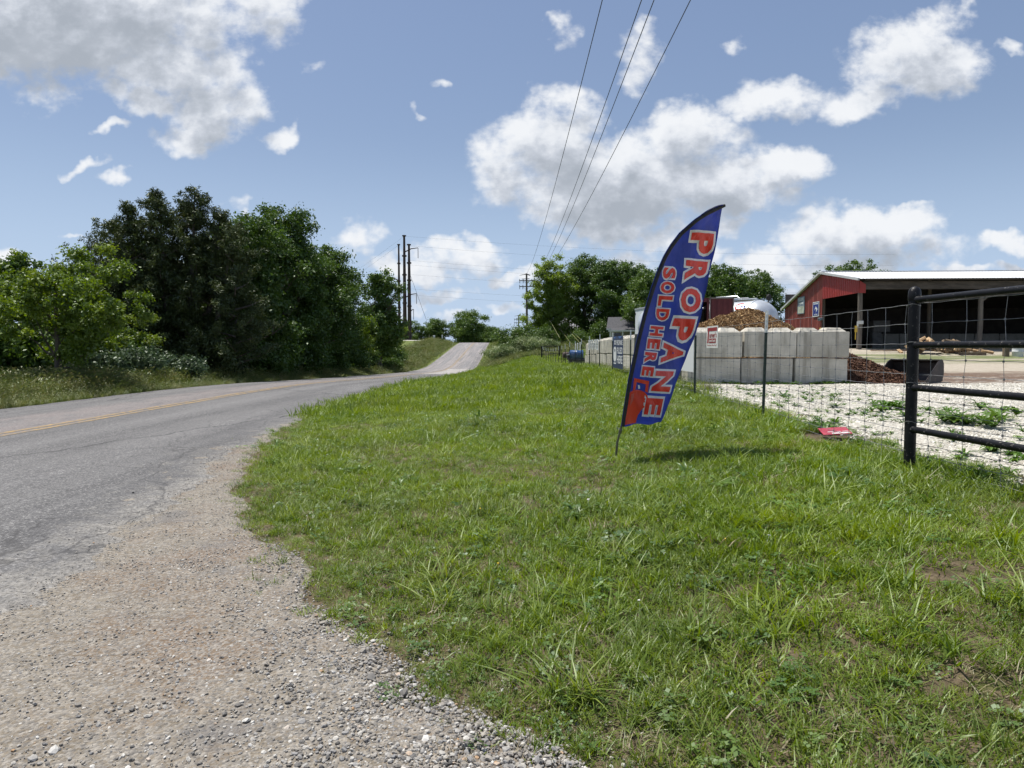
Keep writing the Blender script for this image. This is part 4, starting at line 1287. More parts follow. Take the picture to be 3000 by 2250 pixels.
plant('broadleaf_tree', t_r4, rt(2560, 112), 'lower tree crown just above the shed roof, farther along', 'tree', .7, 1.12, GR)
t_sh2 = shrub(271, 2.3, 3.0, m_leaf_mid, .17, 9000, 100)
plant('shrub', t_sh2, rt(1532, 97), 'tall bush around the foot of the utility pole', 'shrub', 0, 1.25, GR, 'stems')
plant('shrub', t_sh2, rt(1585, 100), 'bush right of the utility pole foot', 'shrub', 1, 1.1, GR, 'stems')
plant('shrub', t_sh2, rt(1508, 103), 'bush left of the utility pole foot', 'shrub', 2, .9, GR, 'stems')
plant('shrub', t_sh2, rt(1688, 92), 'round green bush below the brick house', 'shrub', 2, .75, GR, 'stems')
plant('shrub', t_sh2, rt(1650, 108), 'dark bush under the light green tree', 'shrub', 3, .9, GR, 'stems')
t_el = shrub(272, 2.0, 1.9, m_flower, .13, 8000, 90)
plant('flowering_shrub', t_el, rt(1472, 88), 'pale flowering shrub alone on the right road bank', 'shrub', 0, 1.0, 'flowering elder shrubs', 'stems')
plant('flowering_shrub', t_el, rt(1548, 90), 'pale flowering shrub below the utility pole', 'shrub', 1.5, 1.15, 'flowering elder shrubs', 'stems')
plant('flowering_shrub', t_el, rt(1600, 92), 'pale flowering shrub beneath the light green tree', 'shrub', 3.5, .9, 'flowering elder shrubs', 'stems')
plant('shrub', t_sh2, rt(1735, 108), 'dark bush at the foot of the spreading tree', 'shrub', 4, 1.1, GR, 'stems')
plant('shrub', t_sh2, rt(1770, 100), 'bush between the spreading tree and the dark open tree', 'shrub', 5, .95, GR, 'stems')
# ------------------------------------------------------------------ flag
m_flagcloth_cache = {}
def cloth(name, col, trans=.45, c2=None):
    m, g, out = new_mat(name)
    pos = g.n('ShaderNodeNewGeometry').outputs['Position']
    c = col
    if c2 is not None:
        c = g.mix(g.ss(g.noise(pos, 5.0, 4, .6)[0], .35, .65), col, c2)
    p = g.n('ShaderNodeBsdfPrincipled'); g.put(p.inputs['Base Color'], c); p.inputs['Roughness'].default_value = .42; p.inputs['Specular IOR Level'].default_value = .45
    t = g.n('ShaderNodeBsdfTranslucent'); g.put(t.inputs[0], c)
    bn = g.n('ShaderNodeBump'); bn.inputs['Strength'].default_value = .6; bn.inputs['Distance'].default_value = .04
    g.put(bn.inputs['Height'], g.noise(g.v('MULTIPLY', pos, (1, 1, .6)), 7.0, 3, .5, 1.0)[0])
    m.node_tree.links.new(bn.outputs[0], p.inputs['Normal'])
    mx = g.n('ShaderNodeMixShader'); mx.inputs[0].default_value = trans
    m.node_tree.links.new(p.outputs[0], mx.inputs[1]); m.node_tree.links.new(t.outputs[0], mx.inputs[2]); m.node_tree.links.new(mx.outputs[0], out.inputs[0])
    return m

m_fblue = cloth('flag_blue_polyester', (.095, .14, .45), .6, (.074, .11, .37))
m_fred = cloth('flag_red_print', (.90, .055, .035), .12, (.78, .042, .03))
m_fwhite = cloth('flag_white_print', (.88, .88, .89), .14)
m_fgas = cloth('flag_cylinder_print', (.95, .085, .035), .12, (.78, .05, .026))
m_fblack = pm('flag_black_sleeve', (.018, .018, .020), (.03, .03, .032), scale=30, rough=.7)
m_polegrey = pm('grey_flag_pole', (.16, .165, .17), (.22, .22, .225), scale=20, rough=.35, metal=.5)

FY = 5.75
LEFT = [(254, 1424), (300, 1120), (345, 905), (390, 725), (440, 560), (480, 445), (520, 355), (560, 290), (620, 213), (700, 140), (780, 84), (850, 50), (891, 38)]
def fpt(cx, cy, off=0.0):
    """flag sheet: position in an enlarged tracing of the flag -> world point; gentle folds in depth"""
    xp = float(np.interp(-cy, [-y_ for _, y_ in LEFT], [x_ for x_, _ in LEFT]))
    back = max(0.0, cx - xp) / 2.127 / FPX * FY * .75            # the cloth streams away from the camera
    p = at(1700 + cx / 2.127, 580 + cy / 2.127, FY + back)
    s = (cx - 250) / 600.0; t = (1420 - cy) / 1400.0
    fold = .034 * math.sin(7.5 * (s * .9 + t * 1.6)) * (1 - .5 * t) + .020 * math.sin(15 * s - 9 * t + 1) + .010 * math.sin(31 * t + 11 * s) + .006 * math.sin(52 * s + 23 * t)
    dy = fold * min(1, max(0, (s + .08 - .62 * t) * 4))
    return Vector((p.x, p.y + dy + off, p.z))

RIGHT = [(503, 1402), (535, 1330), (565, 1240), (600, 1150), (640, 1070), (670, 980), (705, 890), (745, 750), (780, 610), (815, 450), (838, 340), (862, 200), (884, 80), (892, 40)]
def resample(pl, n):
    pl = np.array(pl, float); d = np.r_[0, np.cumsum(np.linalg.norm(np.diff(pl, axis=0), axis=1))]
    t = np.linspace(0, d[-1], n); return np.stack([np.interp(t, d, pl[:, 0]), np.interp(t, d, pl[:, 1])], 1)
flag = empty('feather_flag', hit(1797, 1340))
fl_inv = flag.location.copy()
def frel(p): return tuple(p - fl_inv)
NR, NC = 70, 16
Lr = resample(LEFT, NR); Rr = resample(RIGHT, NR)
V = []
for off in (0.0, .003):
    for j in range(NR):
        for i in range(NC + 1):
            q = Lr[j] * (1 - i / NC) + Rr[j] * (i / NC)
            if j == 0: q = q + np.array([0, 6 * math.sin(i * .7)])
            V.append(frel(fpt(q[0], q[1], off)))
V = np.array(V); w = NC + 1; m_ = NR * w
F = []
for j in range(NR - 1):
    for i in range(NC):
        a = j * w + i
        F.append((a, a + 1, a + w + 1, a + w)); F.append((m_ + a, m_ + a + w, m_ + a + w + 1, m_ + a + 1))
def rim(a, b_): F.append((a, b_, b_ + m_, a + m_))
for j in range(NR - 1): rim(j * w, j * w + w); rim(j * w + NC, j * w + w + NC)
for i in range(NC): rim(i, i + 1)
link_mesh('banner', np_mesh('banner', V, np.array(F)), m_fblue, flag, smooth=False)
mb = MB()
cen = [frel(fpt(x_ + 12, y_ + (0 if k < 7 else 8), -.004)) for k, (x_, y_) in enumerate(resample(LEFT, 46))]
mb.tube(cen, [.0165] * 40 + [.018, .02, .022, .022, .02, .012], 10)
mb.build('sleeve', m_fblack, flag, True)
mb = MB()
pb = Vector(frel(fpt(264, 1405, 0))); base = Vector((0, 0, -.25)); gp = Vector((0, 0, 0))
mb.tube([base, gp + (pb - gp) * .45, pb], [.010, .010, .0085], 10)
mb.build('pole', m_polegrey, flag, True)
mb = MB(); q = gp + (pb - gp) * .78
mb.tube([q - (pb - gp) * .05, q + (pb - gp) * .05], .0145, 10)
mb.tube([q + Vector((-.02, 0, .012)), q + Vector((-.035, -.012, .03)), q + Vector((.01, -.02, .02))], .003, 6)
mb.build('collar', m_polegrey, flag, True)

def map_poly(V2, F2, fun, maxlen=28):
    """subdivide a flat tracing finely enough to follow the folds, then map it"""
    bm = bmesh.new()
    vs = [bm.verts.new((a, b_, 0)) for a, b_ in V2]
    for f in F2:
        try: bm.faces.new([vs[i] for i in f])
        except ValueError: pass
    bmesh.ops.triangulate(bm, faces=bm.faces[:])
    for _ in range(3):
        es = [e for e in bm.edges if e.calc_length() > maxlen]
        if not es: break
        bmesh.ops.subdivide_edges(bm, edges=es, cuts=1, use_grid_fill=False)
        bmesh.ops.triangulate(bm, faces=[f for f in bm.faces if len(f.verts) > 3])
    bm.verts.index_update()
    V3 = np.array([fun(v.co.x, v.co.y) for v in bm.verts]); F3 = np.array([[v.index for v in f.verts] for f in bm.faces])
    bm.free()
    return V3, F3

def flag_print(name, V2, F2, off, mat):
    V3, F3 = map_poly(V2, F2, lambda a, b_: frel(fpt(a, b_, off)))
    return link_mesh(name, np_mesh(name, V3, F3), mat, flag)

def letters(word, ys0, ys1, Lx, Rx):
    """each letter turned a quarter: reading runs down the flag, letter tops point right"""
    for ch, y0, y1 in zip(word, ys0, ys1):
        for bold, off, mat, grow in ((.115, -.006, m_fwhite, 1.0), (.045, -.011, m_fred, 1.0)):
            Vt, Ft = text_tris(ch, bold)
            Vw = text_tris(ch, .115)[0]
            a = Vw[:, :2].min(0); b_ = Vw[:, :2].max(0)
            N = (Vt[:, :2] - a) / (b_ - a)
            yy = y0 + N[:, 0] * (y1 - y0)
            ym = np.full_like(yy, (y0 + y1) / 2) * .35 + yy * .65
            xl = np.interp(ym, Lx[0], Lx[1]); xr = np.interp(ym, Rx[0], Rx[1])
            xx = xl + N[:, 1] * (xr - xl)
            flag_print('letter_outline' if bold > .05 else 'letter', np.stack([xx, yy + (N[:, 1] - .5) * 8], 1), Ft, off, mat)

letters('PROPANE', [205, 378, 550, 735, 888, 1066, 1232], [362, 542, 727, 906, 1046, 1216, 1366],
        ([200, 380, 550, 735, 885, 1065, 1235, 1370], [690, 652, 618, 592, 522, 466, 405, 378]), ([200, 380, 550, 735, 885, 1065, 1235, 1370], [851, 824, 786, 742, 690, 617, 533, 492]))
letters('SOLD', [424, 516, 604, 684], [516, 602, 682, 770], ([424, 600, 770], [516, 486, 464]), ([424, 600, 770], [606, 580, 548]))
letters('HERE', [794, 870, 955, 1043], [866, 950, 1040, 1117], ([790, 950, 1117], [440, 404, 368]), ([790, 950, 1117], [533, 492, 442]))
flag_print('cylinder_print', [(300, 1228), (312, 1210), (332, 1199), (352, 1195), (378, 1199), (400, 1210), (414, 1228), (419, 1250), (415, 1280), (400, 1300), (378, 1325), (360, 1356), (353, 1385), (351, 1404), (264, 1418), (268, 1392), (278, 1345), (288, 1290), (293, 1250)], [tuple(range(19))], -.006, m_fgas)
flag_print('cylinder_collar_print', [(336, 1122), (424, 1140), (416, 1212), (400, 1204), (404, 1160), (352, 1148), (345, 1192), (328, 1202)], [(0, 1, 4, 5), (1, 2, 3, 4), (0, 5, 6, 7)], -.009, m_fgas)
flag_print('cylinder_highlight_print', [(318, 1225), (338, 1215), (330, 1262), (312, 1300)], [(0, 1, 2, 3)], -.012, cloth('flag_light_red_print', (.80, .20, .16), .4))
flag_print('cylinder_badge_print', [(360, 1165), (372, 1168), (374, 1188), (362, 1190)], [(0, 1, 2, 3)], -.008, m_fwhite)
tag(flag, 'leaning blue feather flag reading PROPANE SOLD HERE in red letters', 'flag')

# ------------------------------------------------------------------ fence
m_pipe = pm('black_painted_pipe', (.005, .0055, .007), (.010, .0105, .013), scale=9, rough=.45, spec=.22, dirt=((.13, .12, .11), 42, .60, .68))
m_tpost = pm('dark_green_steel', (.020, .035, .028), (.035, .052, .042), scale=18, rough=.6)
m_white = pm('white_paint', (.72, .73, .72), (.60, .61, .60), scale=14, rough=.6, dirt=((.30, .29, .26), 22, .62, .75))
m_wire = pm('galvanised_wire', (.26, .265, .27), (.16, .16, .165), scale=25, rough=.5, metal=.55)

def fence_pt(y, h):
    x_ = float(x_fence(y)); return Vector((x_, y, Hf(x_, y) + h))

# pipe corner post with four rails running towards the camera
gpst = fence_pt(4.74, 0)
brace = empty('pipe_fence', gpst)
def rel(p): return tuple(Vector(p) - gpst)
mb = MB(); mb.tube([(0, 0, -.3), (0, 0, 1.225)], .0372, 20); mb.build('post', m_pipe, brace, True)
mb = MB(); mb.lathe([(.0385, 1.19), (.041, 1.195), (.041, 1.235), (.038, 1.26), (.028, 1.278), (.012, 1.287), (.001, 1.289)], 20); mb.build('post_cap', m_pipe, brace, True)
p2 = fence_pt(1.7, 0)
mb = MB(); mb.tube([rel(p2 + Vector((0, 0, -.3))), rel(p2 + Vector((0, 0, 1.22)))], .0372, 20); mb.build('post', m_pipe, brace, True)
mb = MB(); q = Vector(rel(p2)); mb.lathe([(.0385, 1.19), (.041, 1.195), (.041, 1.235), (.038, 1.26), (.028, 1.278), (.001, 1.289)], 20, q); mb.build('post_cap', m_pipe, brace, True)
for hz in (1.195, .885, .59, .30):
    mb = MB(); mb.tube([(0.0, -.03, hz), tuple(Vector(rel(p2)) * .5 + Vector((0, 0, hz))), (rel(p2)[0], rel(p2)[1] + .03, rel(p2)[2] + hz)], .0225, 16)
    dv_ = Vector(rel(p2)).normalized(); mb.tube([dv_ * .030 + Vector((0, 0, hz)), dv_ * .040 + Vector((0, 0, hz)), dv_ * .050 + Vector((0, 0, hz))], [.0275, .0262, .0228], 16); mb.build('rail', m_pipe, brace, True)
for hz in (1.16, .90, .62, .35, .02):                      # wire wraps round the post
    mb = MB(); mb.tube([(.040 * math.cos(a), .040 * math.sin(a), hz + .006 * math.sin(a * 2)) for a in np.linspace(0, 6.0, 16)], .0022, 5); mb.build('wire_wrap', m_wire, brace)
tag(brace, 'black pipe fence post with four black rails at the right edge', 'fence')

# T-posts
def tpost(loc):
    e = empty('fence_post', loc)
    mb = MB()
    mb.box((0, 0, .47), (.034, .006, 1.20)); mb.box((0, .0165, .47), (.006, .028, 1.196))
    for k in range(16): mb.box((0, -.007, .06 + k * .062), (.012, .0085, .022))
    mb.build('shaft', m_tpost, e)
    mb = MB(); mb.box((0, 0, 1.19), (.0352, .0072, .26)); mb.box((0, .0172, 1.19), (.0072, .0282, .256))
    for k in range(4): mb.box((0, -.007, 1.085 + k * .062), (.0125, .0088, .022))
    mb.build('white_tip', m_white, e)
    mb = MB(); mb.box((0, .012, -.02), (.11, .003, .10)); mb.build('anchor_plate', m_tpost, e)
    return e
ORD = ['first', 'second', 'third', 'fourth', 'fifth', 'sixth', 'seventh', 'eighth', 'ninth', 'tenth', 'eleventh', 'twelfth', 'thirteenth', 'fourteenth', 'fifteenth', 'sixteenth', 'seventeenth', 'eighteenth', 'nineteenth', 'twentieth', 'twenty-first', 'twenty-second']
ys_post = [4.74 + 3.36 * k for k in range(1, 22)]
tp0 = None
for k, y_ in enumerate(ys_post):
    p = fence_pt(y_, 0)
    if tp0 is None: tp0 = e = tpost(p)
    else:
        e = copy_tree(tp0); e.location = p
    e.rotation_euler = (R(rng.normal(0, .8)), R(rng.normal(0, .8)), R(-42 + rng.normal(0, 6)))
    e.scale = (1, 1, 1 + rng.normal(0, .015))
    tag(e, 'green steel T-post with white tip, %s beyond the black pipe post' % ORD[k], 'fence post', 'T-posts of the wire fence')

# woven wire
wf = empty('wire_fence', fence_pt(8.1, 0)); wf0 = wf.location.copy()
HW = [1.17, 1.035, .895, .785, .68, .59, .505, .425, .35, .275, .20, .125, .05]
ywire = np.concatenate([np.arange(1.75, 12, .075), np.arange(12, 42, .336)])
for hz in HW:
    pts = []
    for y_ in ywire:
        sag = -.006 * math.sin(math.pi * ((y_ - 4.74) / 3.36 % 1)) if y_ > 4.74 else 0
        pts.append(fence_pt(y_, hz + sag + .002 * math.sin(y_ * 20.9 + hz * 9) * (y_ < 12) + .001 * math.sin(y_ * 3 + hz * 30)) + Vector((.028, 0, 0)) - wf0)
    mb = MB(); mb.tube(pts, .0019 if hz < 1.1 else .0022, 4); mb.build('line_wire', m_wire, wf)
y_ = 1.9; k = 0
while y_ < 38.4:
    pts = [fence_pt(y_, hz) + Vector((.030, .008 * math.sin(hz * 23 + y_ * 7), -.006 * math.sin(math.pi * ((y_ - 4.74) / 3.36 % 1)) if y_ > 4.74 else 0)) - wf0 for hz in HW]
    mb = MB(); mb.tube(pts, .0017, 4)
    if y_ < 13:
        for p in pts[1:-1]: mb.box(p, (.007, .010, .013))
    mb.build('stay_wire', m_wire, wf)
    y_ += .30 + .004 * math.sin(k); k += 1
tag(wf, 'galvanised woven wire fence strung along the green T-posts', 'fence')

# far pipe corner with short rails
fc = empty('pipe_fence', (3.35, 77.2, Hf(3.35, 77.2)))
mb = MB(); mb.tube([(0, 0, -.3), (0, 0, 1.32)], .075, 10); mb.build('post', m_pipe, fc, True)
mb = MB(); mb.tube([(2.05, 0, -.3), (2.05, 0, 1.40)], .075, 10); mb.build('post', m_pipe, fc, True)
for hz in (1.26, .80, .42): mb = MB(); mb.tube([(0, 0, hz), (2.05, 0, hz + .1)], .035, 8); mb.build('rail', m_pipe, fc, True)
tag(fc, 'black pipe corner with three rails at the far end of the fence', 'fence')

# ------------------------------------------------------------------ signs on the fence
m_signwhite = pm('sign_white', (.70, .70, .67), (.62, .63, .60), scale=6, rough=.5)
m_signred = pm('sign_dark_red', (.30, .022, .028), (.26, .02, .025), scale=6, rough=.5)
m_navy = pm('banner_navy', (.020, .032, .085), (.028, .045, .11), scale=4, rough=.5)
m_bwhite = pm('banner_white', (.68, .69, .70), rough=.5)
m_ink = pm('black_print', (.03, .03, .035), rough=.6)
m_signblue = pm('sign_blue', (.016, .028, .19), (.02, .035, .22), scale=3, rough=.4)

def board(name, y0, y1, z0, z1, mat, thick=.004, xoff=-.012, label=None, cat='sign', tilt=0.0, group=None):
    """sign hung on the road side of the fence between depths y0 < y1; local x runs from far (left in view) to near"""
    a = fence_pt(y1, 0); b_ = fence_pt(y0, 0)
    e = empty(name, (a.x + xoff, a.y, a.z))
    dx = (b_ - a); L = dx.length
    e.rotation_euler = (R(tilt), 0, math.atan2(dx.y, dx.x))
    mb = MB(); mb.box((L / 2, 0, (z0 + z1) / 2), (L, thick, z1 - z0)); mb.build('panel', mat, e)
    e['_L'] = L
    tag(e, label, cat, group)
    return e, L
def on_board(e, name, V2, F2, mat, off=-.0045):
    return link_mesh(name, np_mesh_any(name, [(a, off, b_) for a, b_ in V2], F2), mat, e)
def np_mesh_any(name, V, F):
    me = bpy.data.meshes.new(name); me.from_pydata([tuple(map(float, v)) for v in V], [], [tuple(f) for f in F]); me.update(); return me
def rect(x0, x1, y0, y1): return [(x0, y0), (x1, y0), (x1, y1), (x0, y1)], [(0, 1, 2, 3)]

e, L = board('fence_sign', 10.05, 10.68, .86, 1.19, m_signwhite, label='white sign with big red letter T hung on the wire fence')
z0, z1 = .86, 1.19; hh = z1 - z0
def sx(t): return t * L
def sz(t): return z0 + t * hh
on_board(e, 'emblem', [(sx(.09), sz(.77)), (sx(.92), sz(.77)), (sx(.95), sz(.93)), (sx(.10), sz(.93))], [(0, 1, 2, 3)], m_signred)
on_board(e, 'emblem', [(sx(.06), sz(.22)), (sx(.18), sz(.22)), (sx(.24), sz(.77)), (sx(.13), sz(.77))], [(0, 1, 2, 3)], m_signred)
on_board(e, 'emblem', *rect(sx(.23), sx(.84), sz(.22), sz(.43)), m_signred)
on_board(e, 'lettering', *flat_text("urner's", sx(.27), sx(.90), sz(.47), sz(.72)), m_signred)
on_board(e, 'lettering', *flat_text('Special Supply', sx(.27), sx(.81), sz(.25), sz(.40)), m_signwhite, -.008)
on_board(e, 'lettering', *flat_text('"Nutrition That Pays"', sx(.06), sx(.92), sz(.07), sz(.16)), m_signred)

e, L = board('banner', 19.35, 21.35, .24, 1.20, m_navy, label='navy banner reading PROPANE FILLED HERE on the fence', cat='banner')
z0, z1 = .24, 1.20; hh = z1 - z0
on_board(e, 'tank_drawing', [(sx(.14), sz(.74)), (sx(.20), sz(.74)), (sx(.31), sz(.88)), (sx(.25), sz(.88))], [(0, 1, 2, 3)], m_bwhite)
on_board(e, 'tank_drawing', [(sx(.25), sz(.74)), (sx(.31), sz(.74)), (sx(.20), sz(.88)), (sx(.14), sz(.88))], [(0, 1, 2, 3)], m_bwhite, -.006)
on_board(e, 'lettering', *flat_text('PROPANE', sx(.38), sx(.95), sz(.72), sz(.88)), m_bwhite)
on_board(e, 'lettering', *flat_text('FILLED', sx(.44), sx(.95), sz(.46), sz(.65)), m_bwhite)
on_board(e, 'lettering', *flat_text('HERE', sx(.44), sx(.95), sz(.16), sz(.40)), m_bwhite)
n = 24; cyl = [(sx(.22 + .15 * math.cos(t)), sz(.44 + .24 * math.copysign(abs(math.sin(t)) ** .55, math.sin(t)))) for t in np.linspace(0, 6.283, n, endpoint=False)]
on_board(e, 'tank_drawing', cyl, [tuple(range(n))], m_bwhite)
on_board(e, 'tank_drawing', *rect(sx(.10), sx(.34), sz(.13), sz(.17)), m_bwhite)
on_board(e, 'tank_drawing', *rect(sx(.18), sx(.27), sz(.52), sz(.60)), m_navy, -.008)
on_board(e, 'top_stripe', [(sx(.05), sz(.99)), (sx(.3), sz(.99)), (sx(.2), sz(.91))], [(0, 1, 2)], pm('banner_mid_blue', (.06, .13, .32)))
on_board(e, 'top_stripe', [(sx(.5), sz(.99)), (sx(.9), sz(.99)), (sx(.7), sz(.91))], [(0, 1, 2)], bpy.data.materials['banner_mid_blue'])

e, L = board('banner', 15.3, 17.45, .35, 1.20, pm('banner_dark_green', (.02, .03, .028)), label='dark banner with white disc beside the flag sleeve', cat='banner')
n = 20; on_board(e, 'disc', [(.25 + .17 * math.cos(t), .86 + .085 * math.sin(t)) for t in np.linspace(0, 6.283, n, endpoint=False)], [tuple(range(n))], m_bwhite)
e, L = board('banner', 11.5, 13.4, .45, 1.02, m_bwhite, label='white banner on the fence just right of the feather flag', cat='banner')
m_paper = pm('laminated_paper', (.62, .65, .66), (.52, .55, .57), scale=30, rough=.5, lo=.45, hi=.55)
small = [(25.15, 25.75), (25.95, 26.45), (26.75, 27.25), (27.45, 27.85), (28.05, 28.55), (32.0, 32.5), (33.2, 33.8), (34.4, 35.0)]
names = ['nearest', 'second', 'third', 'fourth', 'fifth', 'sixth', 'seventh', 'farthest']
for (a, b_), nm in zip(small, names):
    e, L = board('paper_sign', a, b_, .80 + .03 * rng.normal(), 1.17, m_paper, label='small white printed sign on the fence, %s in the row of eight' % nm, group='small white signs on the fence')
    for q in range(5):
        on_board(e, 'print', *rect(.08 * L, (.6 + .3 * rng.uniform()) * L, 1.10 - .06 * q - .02, 1.10 - .06 * q), m_ink)
# red sign lying at the foot of the fence
e = empty('fallen_sign', (FALLEN[0], FALLEN[1], Hf(*FALLEN) + .075))
e.rotation_euler = (R(6), R(-5), R(-14)); e.scale = (.72, .60, 1)
mb = MB(); mb.box((0, 0, 0), (.34, .46, .006)); mb.build('panel', pm('faded_red_sign', (.42, .035, .06), (.36, .05, .07), scale=8, rough=.5), e)
for V2, F2 in (rect(-.06, .15, -.20, -.13), rect(-.1, -.02, -.08, -.05), rect(.0, .06, -.08, -.05), rect(.08, .15, -.08, -.05)):
    link_mesh('white_print', np_mesh_any('white_print', [(a, b_, .0045) for a, b_ in V2], F2), m_signwhite, e)
tag(e, 'red sign with white band lying flat at the foot of the fence', 'sign')
# ------------------------------------------------------------------ concrete block walls
m_conc, g, out = new_mat('weathered_concrete')
pos = g.n('ShaderNodeNewGeometry').outputs['Position']
oi = g.n('ShaderNodeObjectInfo').outputs['Random']
n1 = g.noise(pos, 2.2, 6, .65)[0]; st = g.noise(g.v('MULTIPLY', pos, (3.5, 3.5, .35)), 1.6, 5, .6)[0]; n3 = g.noise(pos, 26, 5, .65)[0]
c = g.mix(g.ss(n1, .32, .68), (.46, .435, .37), (.61, .58, .505))
c = g.mix(g.m('MULTIPLY', g.ss(st, .46, .66), .65), c, (.24, .225, .185))
c = g.mix(g.m('MULTIPLY', g.ss(n3, .60, .74), .5), c, (.22, .21, .19))
c = g.hsv(c, 0.5, 1.0, g.m('ADD', .82, g.m('MULTIPLY', oi, .3)))
b = g.n('ShaderNodeBsdfPrincipled'); g.put(b.inputs['Base Color'], c); b.inputs['Roughness'].default_value = .92; b.inputs['Specular IOR Level'].default_value = .2
bn = g.n('ShaderNodeBump'); bn.inputs['Strength'].default_value = .9; bn.inputs['Distance'].default_value = .02
g.put(bn.inputs['Height'], g.m('ADD', g.noise(g.v('MULTIPLY', pos, (1, 1, .7)), 9, 7, .68, .8)[0], g.m('MULTIPLY', n3, .4)))
m_conc.node_tree.links.new(bn.outputs[0], b.inputs['Normal']); m_conc.node_tree.links.new(b.outputs[0], out.inputs[0])

def block_mesh(seed, L=1.188, bumps=True):
    r = np.random.default_rng(seed)
    bm = bmesh.new(); bmesh.ops.create_cube(bm, size=1.0)
    for v in bm.verts: v.co = Vector((v.co.x * L, v.co.y * .60, v.co.z * .580))
    bmesh.ops.bevel(bm, geom=list(bm.edges), offset=.022, segments=2, affect='EDGES', profile=.6)
    for v in bm.verts: v.co += Vector(r.normal(0, .0045, 3))
    bm.verts.index_update()
    mb = MB(); mb.add([v.co.copy() for v in bm.verts], [[v.index for v in f.verts] for f in bm.faces]); bm.free()
    if bumps:
        for cx in (-L / 4, L / 4):
            w0, w1, d0, d1 = .25, .14, .27, .15
            zt = .290
            V = [(cx - w0, -d0, zt - .01), (cx + w0, -d0, zt - .01), (cx + w0, d0, zt - .01), (cx - w0, d0, zt - .01), (cx - w1, -d1, zt + .098), (cx + w1, -d1, zt + .092), (cx + w1, d1, zt + .095), (cx - w1, d1, zt + .10)]
            mb.add(V, [(0, 1, 5, 4), (1, 2, 6, 5), (2, 3, 7, 6), (3, 0, 4, 7), (4, 5, 6, 7)])
    me = mb.mesh('concrete_block'); me.materials.append(m_conc)
    return me
BT = [block_mesh(300 + k) for k in range(3)]; BP = [block_mesh(310 + k, bumps=False) for k in range(3)]

zb = .405
w1 = empty('block_wall', (4.0, 15.6, zb))
for c_ in range(2):
    for k in range(3):
        o = link_mesh('concrete_block', (BT if c_ else BP)[(k + c_) % 3], None, w1)
        o.location = (.62 + 1.225 * k + (.02 if c_ else -.015) * (k % 2) + (.035 if c_ == 1 else 0), .30 + rng.normal(0, .008), .303 + .612 * c_)
        o.rotation_euler = (0, R(rng.normal(0, .25)), R(rng.normal(0, .5)) + (math.pi if k % 2 else 0))
tag(w1, 'two-course grey concrete block wall facing the camera before the mulch', 'wall')
w2 = empty('block_wall', (4.0, 16.3, Hf(4.0, 16.3)))
for k in range(17):
    y_ = 16.25 + .62 + 1.24 * k
    gz = float(tl(T_FENCE, y_)) - .02
    for c_ in range(2):
        o = link_mesh('concrete_block', (BT if c_ else BP)[(k * 2 + c_) % 3], None, w2)
        o.location = (.31 + rng.normal(0, .012), y_ - 16.3 + (.3 if c_ == 0 else 0), gz + .303 + .612 * c_ - w2.location.z)
        o.rotation_euler = (R(rng.normal(0, .3)), 0, math.pi / 2 + R(rng.normal(0, .6)))
tag(w2, 'long pale concrete block wall receding behind the wire fence', 'wall')
w3 = empty('block_wall', (4.6, 21.4, Hf(4.6, 21.4)))
for c_ in range(2):
    for k in range(3):
        o = link_mesh('concrete_block', (BT if c_ else BP)[k], None, w3)
        o.location = (.64 + 1.225 * k, 0, .303 + .612 * c_)
tag(w3, 'concrete block divider wall behind the bark mulch pile', 'wall')

# ------------------------------------------------------------------ mulch
def mound(name, cx, cy, rx, ry, h, z0, mat, seed, clipy=None, p=1.5):
    r = np.random.default_rng(seed)
    n = 56
    u = np.linspace(-1, 1, n); X, Y = np.meshgrid(u, u)
    rr = np.sqrt(X ** 2 + Y ** 2)
    ang = np.arctan2(Y, X)
    edge = 1 + .10 * np.sin(3 * ang + seed) + .06 * np.sin(7 * ang)
    prof = np.clip(1 - (rr / edge) ** p, 0, 1)
    Z = h * prof ** 1.05 + .045 * h * wob(X * 5, Y * 5, 1.2) * (prof > 0) + r.normal(0, .012, X.shape) * (prof > 0)
    Z = np.where(prof <= 0, -.10, Z)
    return X * rx, Y * ry, Z

def chips_collection(tagname, mat, L=.07, W=.014):
    ps = []
    for k in range(5):
        mb = MB(); r = np.random.default_rng(400 + k)
        l = L * r.uniform(.6, 1.3); w_ = W * r.uniform(.6, 1.4)
        mb.add([(-l, -w_, 0), (-l * .3, -w_ * 1.1, .006), (l * .4, -w_ * .8, .008), (l, -w_ * .2, -.004), (l * .4, w_, .004), (-l * .3, w_ * 1.1, .002), (-l, w_ * .5, 0), (0, 0, -.008)],
               [(0, 1, 5, 6), (1, 2, 4, 5), (2, 3, 4), (0, 7, 1), (1, 7, 2), (2, 7, 3), (3, 7, 4), (4, 7, 5), (5, 7, 6), (6, 7, 0)])
        ps.append(proto('p%02d' % k, mb.mesh('chip'), mat))
    return hidden_collection(tagname, ps)

m_mul1 = pm('bark_mulch', (.115, .062, .028), (.20, .115, .05), scale=9, rough=.95, bump=1.0, bscale=40, bdist=.05)
m_mul2 = pm('dark_compost', (.060, .026, .014), (.105, .048, .026), scale=9, rough=.95, bump=1.0, bscale=40, bdist=.05)
m_chip1 = inst_mat('bark_chips', [(0, (.10, .052, .022)), (.3, (.21, .118, .048)), (.65, (.33, .20, .085)), (.88, (.48, .33, .16)), (1, (.62, .47, .27))])
m_chip2 = inst_mat('dark_chips', [(0, (.035, .015, .009)), (.5, (.085, .038, .020)), (.9, (.13, .064, .035)), (1, (.20, .11, .06))])

